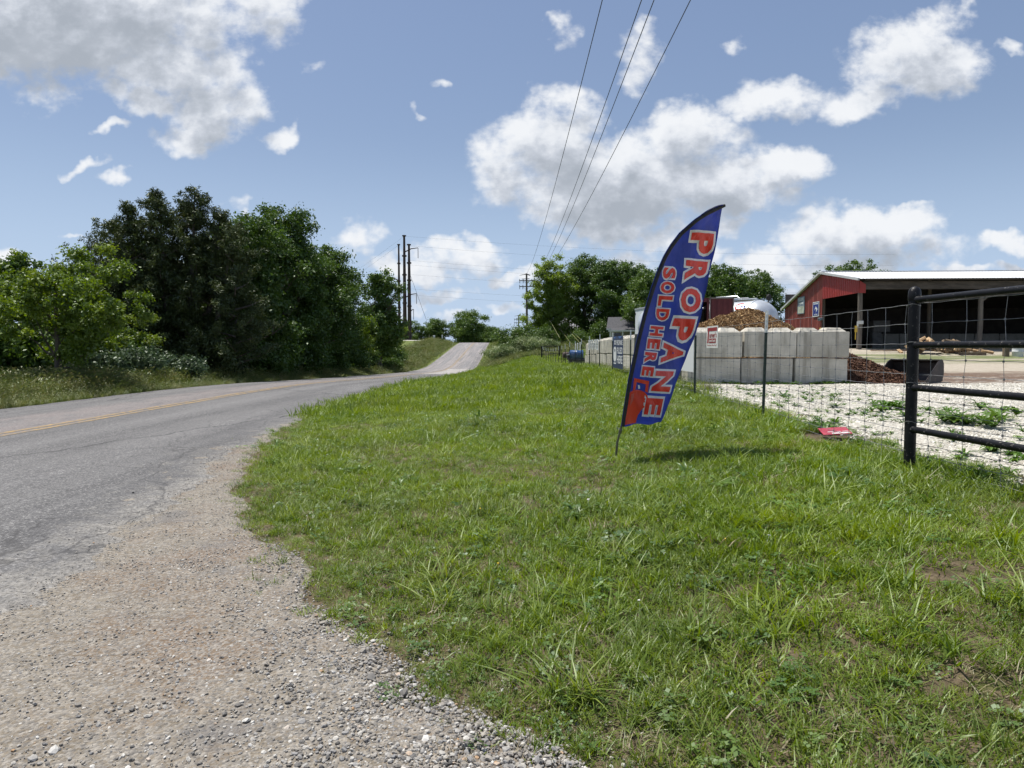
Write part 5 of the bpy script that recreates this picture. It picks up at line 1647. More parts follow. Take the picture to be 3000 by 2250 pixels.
def pile(name, cx, cy, rx, ry, h, z0, m1, coll, nchip, seed, label, p=1.5, keep=None):
    X, Y, Z = mound(name, cx, cy, rx, ry, h, z0, m1, seed, p=p)
    n = X.shape[0]
    V = np.stack([X.ravel(), Y.ravel(), Z.ravel()], 1)
    i, j = np.meshgrid(np.arange(n - 1), np.arange(n - 1)); a = (j * n + i).ravel()
    F = np.stack([a, a + 1, a + n + 1, a + n], 1)
    F = F[(V[F][:, :, 2] > -.09).any(1)]
    e = empty(name, (cx, cy, z0))
    link_mesh('mound', np_mesh('mound', V, F), m1, e, smooth=True)
    r = np.random.default_rng(seed + 1)
    fi = r.integers(0, len(F), nchip); uv = r.uniform(0, 1, (nchip, 2))
    q = V[F[fi]]
    pts = (q[:, 0] * (1 - uv[:, :1]) + q[:, 1] * uv[:, :1]) * (1 - uv[:, 1:]) + (q[:, 3] * (1 - uv[:, :1]) + q[:, 2] * uv[:, :1]) * uv[:, 1:]
    pts[:, 2] += .01
    scatter('wood_chips', pts, np.stack([r.normal(0, .55, nchip), r.normal(0, .55, nchip), r.uniform(0, 6.28, nchip)], 1), r.uniform(.6, 1.5, nchip), r.integers(0, 5, nchip), coll, parent=e)
    return tag(e, label, 'mulch pile')
cc1 = chips_collection('chip_bark', m_chip1, .042, .008); cc2 = chips_collection('chip_dark', m_chip2, .038, .012)
pile('mulch_pile', 6.35, 18.7, 2.9, 2.35, 1.88, .38, m_mul1, cc1, 38000, 5, 'big heap of golden-brown bark mulch behind the concrete blocks', 1.5)
pile('mulch_pile', 8.1, 17.3, 1.75, 2.1, .80, .38, m_mul2, cc2, 14000, 9, 'dark red-brown mulch spilling out past the end of the blocks', 1.2)

# ------------------------------------------------------------------ loader bucket
m_steel = pm('dark_worn_steel', (.030, .027, .027), (.055, .046, .042), scale=6, rough=.5, metal=.4, dirt=((.12, .085, .065), 12, .55, .75))
m_bright = pm('bare_steel_edge', (.35, .34, .32), (.22, .2, .18), scale=12, rough=.4, metal=.8)
bx_ = empty('loader_bucket', (9.72, 16.5, Hf(9.72, 16.5)), R(-52)); bx_.scale = (.78, .95, .90)
SIDE = [(0, .02), (-.72, .02), (-.80, .06), (-.10, .54), (.10, .60), (.22, .52), (.24, .25), (.16, .05)]      # (y, z), mouth towards -y
W_ = .72
for s_ in (-1, 1):
    mb = MB(); mb.prism(SIDE, 'X', s_ * W_ - .012, s_ * W_ + .012); mb.build('side_plate', m_steel, bx_)
    mb = MB(); mb.tube([(s_ * W_, -.80, .07), (s_ * W_, -.10, .55), (s_ * W_, .10, .61)], .018, 6); mb.build('side_rim', m_steel, bx_)
mb = MB(); prof = [(-.72, .02), (0, .02), (.16, .05), (.24, .25), (.22, .52), (.10, .60)]
for (a, b_), (c_, d_) in zip(prof[:-1], prof[1:]):
    mb.add([(-W_, a, b_), (W_, a, b_), (W_, c_, d_), (-W_, c_, d_), (-W_, a + .012, b_ + .012), (W_, a + .012, b_ + .012), (W_, c_ + .012, d_ + .012), (-W_, c_ + .012, d_ + .012)], [(0, 1, 2, 3), (4, 7, 6, 5), (0, 4, 5, 1), (3, 2, 6, 7)])
mb.build('shell', m_steel, bx_)
mb = MB(); mb.box((0, -.76, .034), (W_ * 2.04, .16, .02)); mb.build('cutting_edge', m_bright, bx_)
mb = MB(); mb.box((0, .13, .585), (W_ * 2, .16, .03), Matrix.Rotation(R(-15), 3, 'X')); mb.build('top_lip', m_steel, bx_)
tag(bx_, 'dark steel loader bucket lying on the gravel behind the black post', 'bucket')

# ------------------------------------------------------------------ red open shed
m_red_a = pm('red_sheet_metal_weathered', (.215, .046, .037), (.245, .058, .046), scale=1.2, rough=.55)
m_red_b = pm('red_sheet_metal_bright', (.30, .032, .026), (.27, .030, .025), scale=1.0, rough=.45)
m_roof = pm('white_sheet_roof', (.72, .73, .74), (.66, .67, .68), scale=1.5, rough=.45)
m_wood = pm('grey_weathered_wood', (.105, .092, .078), (.17, .15, .125), scale=5, stretch=(1, 1, .2), rough=.9, bump=.5, bscale=25)
m_woodh = pm('grey_weathered_beam', (.055, .048, .040), (.105, .09, .075), scale=5, stretch=(.2, 1, 1), rough=.9, bump=.5, bscale=25)
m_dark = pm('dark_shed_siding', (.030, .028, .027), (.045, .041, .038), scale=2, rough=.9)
m_floor = pm('shed_dirt_floor', (.16, .135, .11), (.22, .19, .155), scale=2, rough=.95)
BO = Vector((23.1, 45.7, 1.17)); BA = R(-3)
barn = empty('open_shed', BO, BA)
EZ, RZ, BZ = 4.62, 5.68, 3.72           # eave, ridge, opening head heights above the floor
YR, YB = 6.1, 14.2                      # ridge and back wall, metres behind the front
def roof_z(y_):
    return EZ + (RZ - EZ) * y_ / YR if y_ <= YR else RZ - (y_ - YR) * .275
def ribbed(y0, y1, zlo, zhi, x_, flip=1, rib=.225):
    """sheet in the plane x = const with raised ribs; zlo/zhi functions of y"""
    ys_ = [y0]; y_ = y0
    prof_ = []
    k0 = math.ceil(y0 / rib)
    yy = [(y0, 0)]
    q = k0
    while q * rib < y1 - .03:
        c0 = q * rib
        for d_, h_ in ((-.028, 0), (-.014, 1), (.014, 1), (.028, 0)):
            if y0 < c0 + d_ < y1: yy.append((c0 + d_, h_))
        q += 1
    yy.append((y1, 0))
    V = []; F = []
    for (a, h_) in yy:
        xx = x_ - h_ * .028 * flip
        V += [(xx, a, zlo(a)), (xx, a, zhi(a))]
    for k in range(len(yy) - 1):
        F.append((2 * k, 2 * k + 2, 2 * k + 3, 2 * k + 1))
    return V, F
y_ = YR
while y_ < YB - .05:                       # weathered end-wall sheets behind the ridge
    y2 = min(y_ + .9, YB)
    mb = MB(); mb.add(*ribbed(y_, y2, lambda a: -.25, lambda a: roof_z(a) - .03, 0.0)); mb.build('wall_sheet', m_red_a, barn); y_ = y2
y_ = -.0
while y_ < YR - .05:                       # brighter sheets over the open bay
    y2 = min(y_ + .871, YR)
    zl = (lambda a: BZ + (.0 if a > .5 else 0))
    mb = MB(); mb.add(*ribbed(y_, y2, zl, lambda a: roof_z(a) - .03, -.01, rib=.30)); mb.build('gable_sheet', m_red_b, barn); y_ = y2
mb = MB(); mb.prism([(-.01, BZ - .02), (.42, BZ - .02), (.42, EZ - .35), (.02, EZ - .1)], 'Y', -.03, .0); mb.build('corner_return', m_red_b, barn)
# roof sheets, running from eave to ridge
XL_, XR_ = -.28, 24.0
k = 0; x_ = XL_
while x_ < XR_:
    x2 = min(x_ + .9, XR_)
    for (ya, yb) in ((-.42, YR), (YR, YB + .3)):
        mb = MB(); V = []; F = []
        cols = [x_]
        for q in range(4):
            for d_, h_ in ((-.03, 0), (-.015, 1), (.015, 1), (.03, 0)): cols.append((x_ + .112 + .225 * q + d_, h_))
        cols = [(x_, 0)] + [c_ for c_ in cols if isinstance(c_, tuple)] + [(x2 - .003, 0)]
        for (a, h_) in cols:
            for yy in (ya, yb):
                V.append((a, yy, (EZ + (RZ - EZ) * yy / YR if yb == YR else roof_z(yy)) + .06 + h_ * .025))
        for q in range(len(cols) - 1): F.append((2 * q, 2 * q + 2, 2 * q + 3, 2 * q + 1))
        mb.add(V, F); mb.build('roof_sheet', m_roof, barn)
    x_ = x2
mb = MB()
mb.add([(XL_ - .02, -.44, EZ - .12), (XL_ - .02, YR, RZ - .06), (XL_ - .02, YR, RZ + .10), (XL_ - .02, -.44, EZ + .04), (XL_ + .09, -.44, EZ - .12), (XL_ + .09, YR, RZ - .06), (XL_ + .09, YR, RZ + .10), (XL_ + .09, -.44, EZ + .04)],
       [(0, 1, 2, 3), (7, 6, 5, 4), (3, 2, 6, 7), (0, 4, 5, 1), (0, 3, 7, 4)])
mb.add([(XL_ - .02, YR, RZ - .06), (XL_ - .02, YB + .32, roof_z(YB + .32) - .06), (XL_ - .02, YB + .32, roof_z(YB + .32) + .10), (XL_ - .02, YR, RZ + .10), (XL_ + .09, YR, RZ - .06), (XL_ + .09, YB + .32, roof_z(YB + .32) - .06), (XL_ + .09, YB + .32, roof_z(YB + .32) + .10), (XL_ + .09, YR, RZ + .10)],
       [(0, 1, 2, 3), (7, 6, 5, 4), (3, 2, 6, 7), (0, 4, 5, 1), (1, 5, 6, 2)])
mb.build('rake_trim', pm('pale_metal_trim', (.50, .51, .51), (.42, .43, .43), scale=3, rough=.4), barn)
mb = MB(); mb.box((11.9, YR, RZ + .10), (24.2, .45, .04)); mb.build('ridge_cap', m_roof, barn)
mb = MB(); mb.box((12.2, .06, EZ - .42), (23.9, .16, .52)); mb.build('front_beam', m_woodh, barn)
mb = MB(); mb.box((12.2, -.30, EZ - .05), (23.9, .05, .12)); mb.build('eave_purlin', m_woodh, barn)
for px in (.16, 7.95, 15.8, 23.5):
    mb = MB(); mb.tube([(px, .18, -.35), (px + .03, .18, 1.8), (px, .18, EZ - .68)], [.17, .16, .15], 10); mb.build('post', m_wood, barn, True)
    mb = MB(); mb.tube([(px + .02, YR + .2, -.3), (px, YR + .2, 5.3)], [.14, .12], 8); mb.build('post', m_wood, barn, True)
for k in range(9):
    yy = .8 + .62 * k
    mb = MB(); mb.box((12, yy, roof_z(yy) - .08), (23.6, .05, .14)); mb.build('purlin', m_woodh, barn)
mb = MB(); mb.tube([(7.95, .18, 3.1), (9.2, .18, EZ - .6)], .07, 6); mb.build('knee_brace', m_wood, barn)
for (ya, yb) in ((-.38, YR), (YR, YB + .2)):
    mb = MB(); za = EZ + (RZ - EZ) * ya / YR if yb == YR else RZ; zb2 = roof_z(yb); mb.prism([(ya, za + .005), (yb, zb2 + .005), (yb, zb2 + .035), (ya, za + .035)], 'X', .02, 23.9); mb.build('darkening_lining', m_dark, barn)  # dark lining added beneath the white roof sheets to darken the interior
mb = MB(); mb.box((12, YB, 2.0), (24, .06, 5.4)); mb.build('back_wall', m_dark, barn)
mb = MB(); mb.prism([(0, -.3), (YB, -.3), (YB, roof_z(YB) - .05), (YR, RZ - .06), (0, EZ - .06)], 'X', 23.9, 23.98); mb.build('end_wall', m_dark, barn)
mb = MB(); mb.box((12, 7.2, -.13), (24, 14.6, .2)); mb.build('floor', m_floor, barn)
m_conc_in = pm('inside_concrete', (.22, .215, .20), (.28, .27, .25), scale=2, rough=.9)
for k in range(9):
    mb = MB(); mb.box((6.7 + 1.95 * k, 10.2, .58), (1.88, .5, 1.22), bev=.02); mb.build('bin_block', m_conc_in, barn)
tag(barn, 'open-fronted red metal shed with white roof and timber posts', 'shed')

def on_wall(name, y0, y1, z0, z1, mat, label, cat='sign'):
    """panel on the shed's road side wall; local x runs from back (left in view) to front"""
    e = empty(name, barn.matrix_basis @ Vector((-.045, y1, z0)) if False else BO + Matrix.Rotation(BA, 3, 'Z') @ Vector((-.06, y1, z0)), BA - math.pi / 2)
    L = y1 - y0
    mb = MB(); mb.box((L / 2, 0, (z1 - z0) / 2), (L, .03, z1 - z0)); mb.build('panel', mat, e)
    return tag(e, label, cat), L, z1 - z0
m_pano = pm('childers_photo_print', (.30, .33, .26), (.52, .55, .46), scale=5, rough=.5)
e, L, hh = on_wall('wall_sign', 9.5, 11.0, 2.82, 4.2, pm('sign_grey_blue', (.15, .18, .22), (.20, .24, .29), scale=2, rough=.5), 'weathered grey sign headed CHILDERS on the red shed wall')
on_board(e, 'lettering', *flat_text('CHILDERS', .06 * L, .94 * L, .76 * hh, .93 * hh), m_bwhite, -.020)
on_board(e, 'picture', *rect(.05 * L, .95 * L, .04 * hh, .44 * hh), m_pano, -.019)
on_board(e, 'print', *rect(.15 * L, .85 * L, .58 * hh, .66 * hh), m_paper, -.019)
e, L, hh = on_wall('wall_sign', 6.5, 7.75, 2.46, 3.59, m_signwhite, 'blue sign with white leaf emblem reading ADM on the red shed wall')
on_board(e, 'field', *rect(.06 * L, .94 * L, .05 * hh, .95 * hh), m_signblue, -.018)
on_board(e, 'print', *rect(.14 * L, .86 * L, .83 * hh, .90 * hh), m_paper, -.021)
on_board(e, 'emblem', [(.5 * L, .70 * hh), (.80 * L, .50 * hh), (.62 * L, .34 * hh), (.52 * L, .24 * hh), (.58 * L, .46 * hh), (.46 * L, .54 * hh), (.24 * L, .40 * hh)], [(0, 1, 4, 5), (1, 2, 4), (2, 3, 4), (0, 5, 6)], m_bwhite, -.021)
on_board(e, 'lettering', *flat_text('ADM', .24 * L, .76 * L, .09 * hh, .19 * hh), m_bwhite, -.021)

def in_barn(x, y, z): return BO + Matrix.Rotation(BA, 3, 'Z') @ Vector((x, y, z))
# things by and in the shed
m_yelp = pm('yellow_plastic', (.62, .42, .05), rough=.4)
e = empty('tool_tag', in_barn(-.12, .02, 1.15), BA)
mb = MB(); mb.box((0, 0, .16), (.17, .03, .42), bev=.01); mb.build('blade', m_yelp, e); mb = MB(); mb.box((-.03, 0, -.30), (.04, .03, .5)); mb.build('handle', m_yelp, e)
tag(e, 'yellow scoop hanging on the front shed post', 'scoop')
e = empty('tool_tag', in_barn(-.05, 6.2, 1.25), BA); mb = MB(); mb.box((0, 0, .15), (.03, .26, .34), bev=.01); mb.box((0, 0, -.05), (.03, .12, .12)); mb.build('blade', m_yelp, e); tag(e, 'yellow tag hanging on the post below the blue sign', 'tag')
e = empty('wall_box', in_barn(-.08, 6.2, 2.22), BA); mb = MB(); mb.box((0, 0, 0), (.2, .5, .22), bev=.02); mb.build('case', pm('grey_box', (.16, .2, .24)), e); mb = MB(); mb.box((-.102, 0, 0), (.01, .36, .1)); mb.build('window', m_ink, e); tag(e, 'small grey box on the post between red wall and opening', 'box')
e = empty('paper_notice', in_barn(.16, -.02, 1.75), BA); mb = MB(); mb.box((0, 0, 0), (.34, .02, .22)); mb.build('sheet', m_signwhite, e); mb = MB(); mb.box((-.2, .0, -.1), (.1, .03, .34)); mb.build('side_sheet', m_signwhite, e); tag(e, 'white notices tied round the front shed post', 'notice')
e = empty('feed_mixer', in_barn(5.6, 9.0, .0), BA)
mb = MB(); mb.box((0, 0, 1.75), (1.3, .9, .9), bev=.03); mb.build('hopper', pm('grey_machine', (.10, .10, .10), (.14, .14, .14), scale=3), e)
mb = MB(); mb.box((-.3, -.1, .65), (.7, .5, 1.3), bev=.03); mb.build('base', bpy.data.materials['grey_machine'], e)
for sx_ in (-.55, .55): mb = MB(); mb.box((sx_, .3, .65), (.08, .08, 1.3)); mb.build('leg', bpy.data.materials['grey_machine'], e)
tag(e, 'grey machine standing inside the dark shed', 'machine')

# firewood heap
m_split = pm('split_wood', (.30, .19, .10), (.50, .36, .21), scale=4, rough=.85, local=False)
m_barkl = pm('log_bark', (.12, .09, .065), (.19, .145, .10), scale=8, rough=.95)
fw = empty('firewood_pile', (26.9, 42.6, Hf(26.9, 42.6)))
wm = []
for k in range(4):
    mb = MB(); r = np.random.default_rng(500 + k); l = r.uniform(.45, .75); w_ = r.uniform(.11, .17)
    mb.prism([(-w_, -.06), (w_, -.08), (w_ * .7, .08), (.0, w_), (-w_ * .8, .06)], 'X', -l / 2, l / 2); me = mb.mesh('split_log'); me.materials.append(m_split if k != 2 else m_barkl); wm.append(me)
for k in range(100):
    side = k % 2
    t = rng.uniform(-1, 1)
    cx = (-1.3 if side == 0 else .75) + rng.normal(0, .62 if side else .42); hmax = max(.05, (.95 - abs(cx + 1.0) * .55) if side == 0 else (.75 - abs(cx - .4) * .25))
    o = link_mesh('split_log', wm[int(rng.integers(0, 4))], None, fw)
    o.location = (cx, rng.normal(0, .35), .08 + hmax * rng.uniform(0, 1)); o.rotation_euler = (rng.uniform(0, 6.28), R(rng.normal(0, 22)), rng.uniform(0, 6.28)); o.scale = (1.1, .72, .72)
tag(fw, 'loose heap of split firewood in front of the open shed', 'firewood')
pl = empty('timber_beam', (27.9, 41.4, Hf(27.9, 41.4) + .1), R(-4)); mb = MB(); mb.box((0, 0, 0), (1.5, .2, .2), bev=.01); mb.build('beam', m_barkl, pl); tag(pl, 'squared timber lying right of the firewood heap', 'timber')
pl = empty('timber_plank', (24.3, 43.6, Hf(24.3, 43.6) + .12), R(-10)); mb = MB(); mb.box((0, 0, 0), (2.6, .18, .06)); mb.build('plank', m_split, pl); tag(pl, 'long thin board on the ground left of the firewood', 'plank')
pl = empty('timber_post', (29.2, 40.4, Hf(29.2, 40.4))); mb = MB(); mb.box((0, 0, .28), (.26, .26, .7), bev=.01); mb.build('stump', m_barkl, pl); tag(pl, 'short brown timber stub left of the white drums', 'timber')
m_drum = pm('white_plastic_drum', (.66, .68, .69), (.60, .62, .63), scale=3, rough=.4)
for k, (dx, lb) in enumerate(((30.05, 'white plastic drum beside the brown timber stub'), (30.95, 'white plastic drum cut by the right picture edge'))):
    e = empty('drum', (dx, 40.6 - .1 * k, Hf(dx, 40.6)))
    mb = MB(); mb.lathe([(.27, -.03), (.29, .0), (.29, .28), (.305, .30), (.29, .32), (.29, .56), (.305, .58), (.29, .60), (.29, .86), (.27, .88)], 20); mb.build('body', m_drum, e, True)
    mb = MB(); mb.lathe([(.285, .86), (.285, .90), (.26, .90)], 20); mb.build('lid_ring', m_drum, e, True)
    tag(e, lb, 'drum', 'white drums by the shed')
# ------------------------------------------------------------------ tanker, trailers
m_tank = pm('polished_tank_metal', (.60, .63, .66), (.50, .53, .56), scale=1.5, rough=.32, metal=.35, spec=.6)
m_black = pm('black_rubber', (.015, .015, .016), rough=.7)
m_cpred = pm('logo_red', (.45, .04, .05)); m_cpblue = pm('logo_blue', (.03, .06, .28))
TK = Vector((12.12, 33.2, Hf(12.55, 33.2))); 
tkr = empty('tank_trailer', TK, R(126))          # local +x runs back along the tank, away to the left
RT_ = 1.05; ZC = 2.02
prof = [(.02, -.62), (.45, -.58), (.75, -.44), (.93, -.22), (RT_, .1), (RT_, 7.0), (.93, 7.3), (.6, 7.55), (.02, 7.62)]
mb = MB(); V = []
mb.lathe([(r_, x_) for r_, x_ in prof], 40, (0, 0, ZC), 'X'); mb.build('tank', m_tank, tkr, True)
for xx in (.15, 2.2, 4.4, 6.6):
    mb = MB(); mb.lathe([(RT_ + .002, xx), (RT_ + .03, xx + .01), (RT_ + .03, xx + .09), (RT_ + .002, xx + .1)], 40, (0, 0, ZC), 'X'); mb.build('band', m_tank, tkr, True)
mb = MB(); mb.box((3.6, 0, ZC + RT_ + .05), (6.4, .5, .04)); mb.build('walkway', m_tank, tkr)
for s_ in (-1, 1):
    mb = MB(); mb.tube([(.5, s_ * .34, ZC + RT_ + .02), (.55, s_ * .34, ZC + RT_ + .12), (6.8, s_ * .34, ZC + RT_ + .12)], .022, 6); mb.build('walkway_rail', m_tank, tkr)
for xx in (1.7, 3.6, 5.4):
    mb = MB(); mb.lathe([(.27, ZC + RT_ - .02), (.27, ZC + RT_ + .12), (.24, ZC + RT_ + .17), (.02, ZC + RT_ + .19)], 16, (xx, 0, 0)); mb.build('hatch', m_tank, tkr, True)
mb = MB(); mb.tube([(1.1, .1, ZC + RT_ + .06), (1.4, .1, ZC + RT_ + .26), (2.6, .1, ZC + RT_ + .26), (3.0, .1, ZC + RT_ + .08)], .03, 8); mb.build('vent_pipe', m_tank, tkr, True)
mb = MB(); mb.box((3.4, 0, .82), (7.6, .9, .22)); mb.build('chassis', m_steel, tkr)
for xx in (5.2, 6.5):
    for s_ in (-1, 1):
        mb = MB()
        for q in range(24): pass
        wv = [Vector((xx + .5 * math.cos(t), s_ * .95, .5 + .5 * math.sin(t))) for t in np.linspace(0, 6.283, 24, endpoint=False)]
        mb.add([tuple(p + Vector((0, -.13, 0))) for p in wv] + [tuple(p + Vector((0, .13, 0))) for p in wv], [tuple(range(24)), tuple(range(24, 48))[::-1]] + [(k, (k + 1) % 24, 24 + (k + 1) % 24, 24 + k) for k in range(24)])
        mb.build('wheel', m_black, tkr)
for xx in (.6,):
    for s_ in (-1, 1): mb = MB(); mb.box((xx, s_ * .5, .36), (.12, .12, .76)); mb.box((xx, s_ * .5, .0), (.3, .3, .03)); mb.build('landing_leg', m_steel, tkr)
def on_tank(name, V2, F2, mat):
    """print wrapped on the camera side of the tank (local +y side): V2 = (metres along from the near end, angle up from the flank)"""
    V = [(a, (RT_ + .012) * math.cos(b_), ZC + (RT_ + .012) * math.sin(b_)) for a, b_ in V2]
    return link_mesh(name, np_mesh_any(name, V, F2), mat, tkr)
for ch, x1, x0, y0, y1, mt in (('C', 1.02, .60, .56, 1.02, m_cpred), ('P', .70, .36, .36, .84, m_cpblue)):
    V2, F2 = flat_text(ch, x1, x0, y0, y1, .02); on_tank('logo_letter', V2, F2, mt)
mb = MB(); mb.tube([(-.1, -.3, ZC + RT_ * .9), (-.15, -.3, ZC + RT_ + .0)], .03, 8); mb.build('lamp_stalk', m_steel, tkr)
mb = MB(); mb.lathe([(.02, -.06), (.15, -.05), (.17, .0), (.15, .05), (.02, .06)], 16, (-.15, -.3, ZC + RT_ + .12), 'X'); mb.build('lamp', m_black, tkr, True)
mb = MB(); mb.tube([(-.5, -.6, 1.7), (-.55, -1.75, 1.72)], .02, 6); mb.tube([(-.5, -.6, 1.2), (-.55, -1.75, 1.65)], .012, 6); mb.build('mirror_arm', m_bright, tkr)
mb = MB(); mb.box((-.55, -1.85, 1.45), (.06, .24, .55), bev=.02); mb.build('mirror', m_bright, tkr)
tag(tkr, 'silver tank trailer marked CP behind the bark mulch', 'tanker')

m_maroon = pm('maroon_container_steel', (.105, .018, .022), (.13, .026, .028), scale=2, rough=.55, dirt=((.06, .02, .018), 5, .6, .8))
cn = empty('container', (7.25, 29.6, Hf(7.25, 29.6)), R(-14))
hC = 2.9
for s_ in (-1, 1):
    mb = MB(); V = []; F = []
    xs_ = np.arange(0, 6.01, .14)
    for k, yy in enumerate(xs_):
        xx = s_ * (1.2 - .03 * (k % 4 in (1, 2)))
        V += [(xx, yy, .15), (xx, yy, hC)]
    for k in range(len(xs_) - 1): F.append((2 * k, 2 * k + 2, 2 * k + 3, 2 * k + 1))
    mb.add(V, F); mb.build('side_panel', m_maroon, cn)
    mb = MB(); mb.box((s_ * 1.17, -.03, hC / 2 + .07), (.1, .1, hC - .1)); mb.build('corner_post', m_maroon, cn)
mb = MB(); mb.box((0, 3, hC + .02), (2.44, 6.1, .06)); mb.build('roof', m_maroon, cn)
mb = MB(); mb.box((0, 6.0, hC / 2), (2.3, .05, hC - .2)); mb.build('back_panel', m_maroon, cn)
mb = MB(); mb.box((0, 3, .1), (2.4, 6.0, .16)); mb.build('floor', m_steel, cn)
mb = MB(); mb.box((0, -.03, hC - .05), (2.3, .1, .14)); mb.build('header', m_maroon, cn)
dr_ = MB(); V = []; F = []
for k, xx in enumerate(np.linspace(0, .92, 13)):
    yy = -.02 - .03 * (k % 3 == 1)
    V += [(1.26 + xx, -.10 + yy, .2), (1.26 + xx, -.10 + yy, hC + .03)]
for k in range(12): F.append((2 * k, 2 * k + 2, 2 * k + 3, 2 * k + 1))
dr_.add(V, F); d0 = dr_.build('door', m_maroon, cn)
mb = MB()
for (cx, cz, w_, h_) in ((1.72, .2, .96, .06), (1.72, hC + .03, .96, .06), (1.25, hC / 2, .05, hC), (2.19, hC / 2, .05, hC)): mb.box((cx, -.14, cz + (0 if w_ > .5 else .1)), (w_, .05, h_))
mb.build('door_frame', pm('pale_door_edge', (.20, .16, .15)), d0)
tag(cn, 'maroon steel container with its right door swung open', 'container')

m_vanwhite = pm('white_trailer_skin', (.72, .74, .76), (.66, .68, .70), scale=1, rough=.4)
tv = empty('box_trailer', (7.55, 42.0, Hf(7.55, 42.0)), R(-84))
mb = MB(); mb.box((3.2, 1.2, 1.98), (6.4, 2.4, 2.35), bev=.03); mb.build('body', m_vanwhite, tv)
mb = MB(); mb.box((3.2, 1.2, 3.2), (6.45, 2.46, .10)); mb.build('roof_rail', pm('alu_rail', (.42, .43, .43), rough=.4, metal=.5), tv)
mb = MB(); mb.box((3.2, 1.2, .75), (6.45, 2.44, .12)); mb.build('bottom_rail', bpy.data.materials['alu_rail'], tv)
mb = MB(); mb.box((.10, -.012, 2.92), (.06, .03, .12)); mb.build('marker_lamp', m_ink, tv)
for xx in (1.0, 4.9, 5.9):
    for yy in (.16, 2.24):
        mb = MB(); wv = [(xx + .45 * math.cos(t), .45 + .45 * math.sin(t)) for t in np.linspace(0, 6.283, 20, endpoint=False)]; mb.prism(wv, 'Y', yy - .12, yy + .12); mb.build('wheel', m_black, tv)
tag(tv, 'white box trailer left of the feather flag behind the block wall', 'trailer')

e = empty('metal_rack', (14.6, 34.2, Hf(14.6, 34.2)), R(-8))
mb = MB(); mb.box((0, 0, 1.22), (1.9, .9, .12)); mb.box((-.3, 0, 1.4), (.6, .5, .25)); mb.build('deck', m_steel, e)
for xx in (-.85, -.3, .3, .85): mb = MB(); mb.box((xx, -.35, .58), (.07, .07, 1.2)); mb.build('leg', m_steel, e)
tag(e, 'low dark metal rack in front of the red shed wall', 'rack')

# ------------------------------------------------------------------ blue barrel cooker beyond the wall
m_barrel = pm('blue_barrel', (.022, .075, .21), (.035, .10, .26), scale=4, rough=.3, spec=.6)
bp = at(1684, 1064, 42.0)
gz = Hf(3.95, 42.0)
ck_ = empty('barrel_cooker', (3.95, 42.0, gz), R(2))
mb = MB()
mb.lathe([(.02, -.42), (.26, -.42), (.29, -.40), (.29, -.02), (.30, 0), (.29, .02), (.29, .40), (.26, .42), (.02, .42)], 24, (0, 0, .66), 'X'); mb.build('barrel', m_barrel, ck_, True)
mb = MB(); mb.box((.02, 0, .20), (.98, .62, .34), bev=.03); mb.build('bin', m_steel, ck_)
for k in range(4): mb = MB(); mb.box((.02, -.315, .08 + .08 * k), (.96, .012, .02)); mb.build('rib', m_black, ck_)
for s_ in (-1, 1): mb = MB(); mb.box((s_ * .46, 0, .42), (.05, .6, .10)); mb.build('cradle', m_steel, ck_)
mb = MB(); mb.box((-.50, 0, .66), (.13, .45, .03)); mb.build('shelf', m_white, ck_)
mb = MB(); mb.box((-.50, 0, .50), (.12, .40, .28)); mb.build('side_box', m_black, ck_)
mb = MB(); mb.box((.02, -.285, .88), (.06, .03, .03)); mb.build('label_plate', m_white, ck_)
tag(ck_, 'blue barrel cooker on a dark base behind the wire fence', 'cooker')
e = empty('barrel_stand', (5.0, 62.0, Hf(5.0, 62.0)), R(10))
mb = MB(); mb.lathe([(.02, -.42), (.24, -.40), (.28, -.2), (.29, .1), (.25, .38), (.02, .42)], 16, (0, 0, .66), 'X'); mb.build('body', pm('dark_brown_rust', (.055, .04, .035), (.09, .06, .05), scale=8), e, True)
for xx in (-.3, .32):
    for yy in (-.18, .18): mb = MB(); mb.tube([(xx, yy, .5), (xx * 1.1, yy * 1.2, -.05)], .03, 6); mb.build('leg', bpy.data.materials['dark_brown_rust'], e)
tag(e, 'dark brown barrel on legs in the grass beyond the blue barrel', 'barrel')

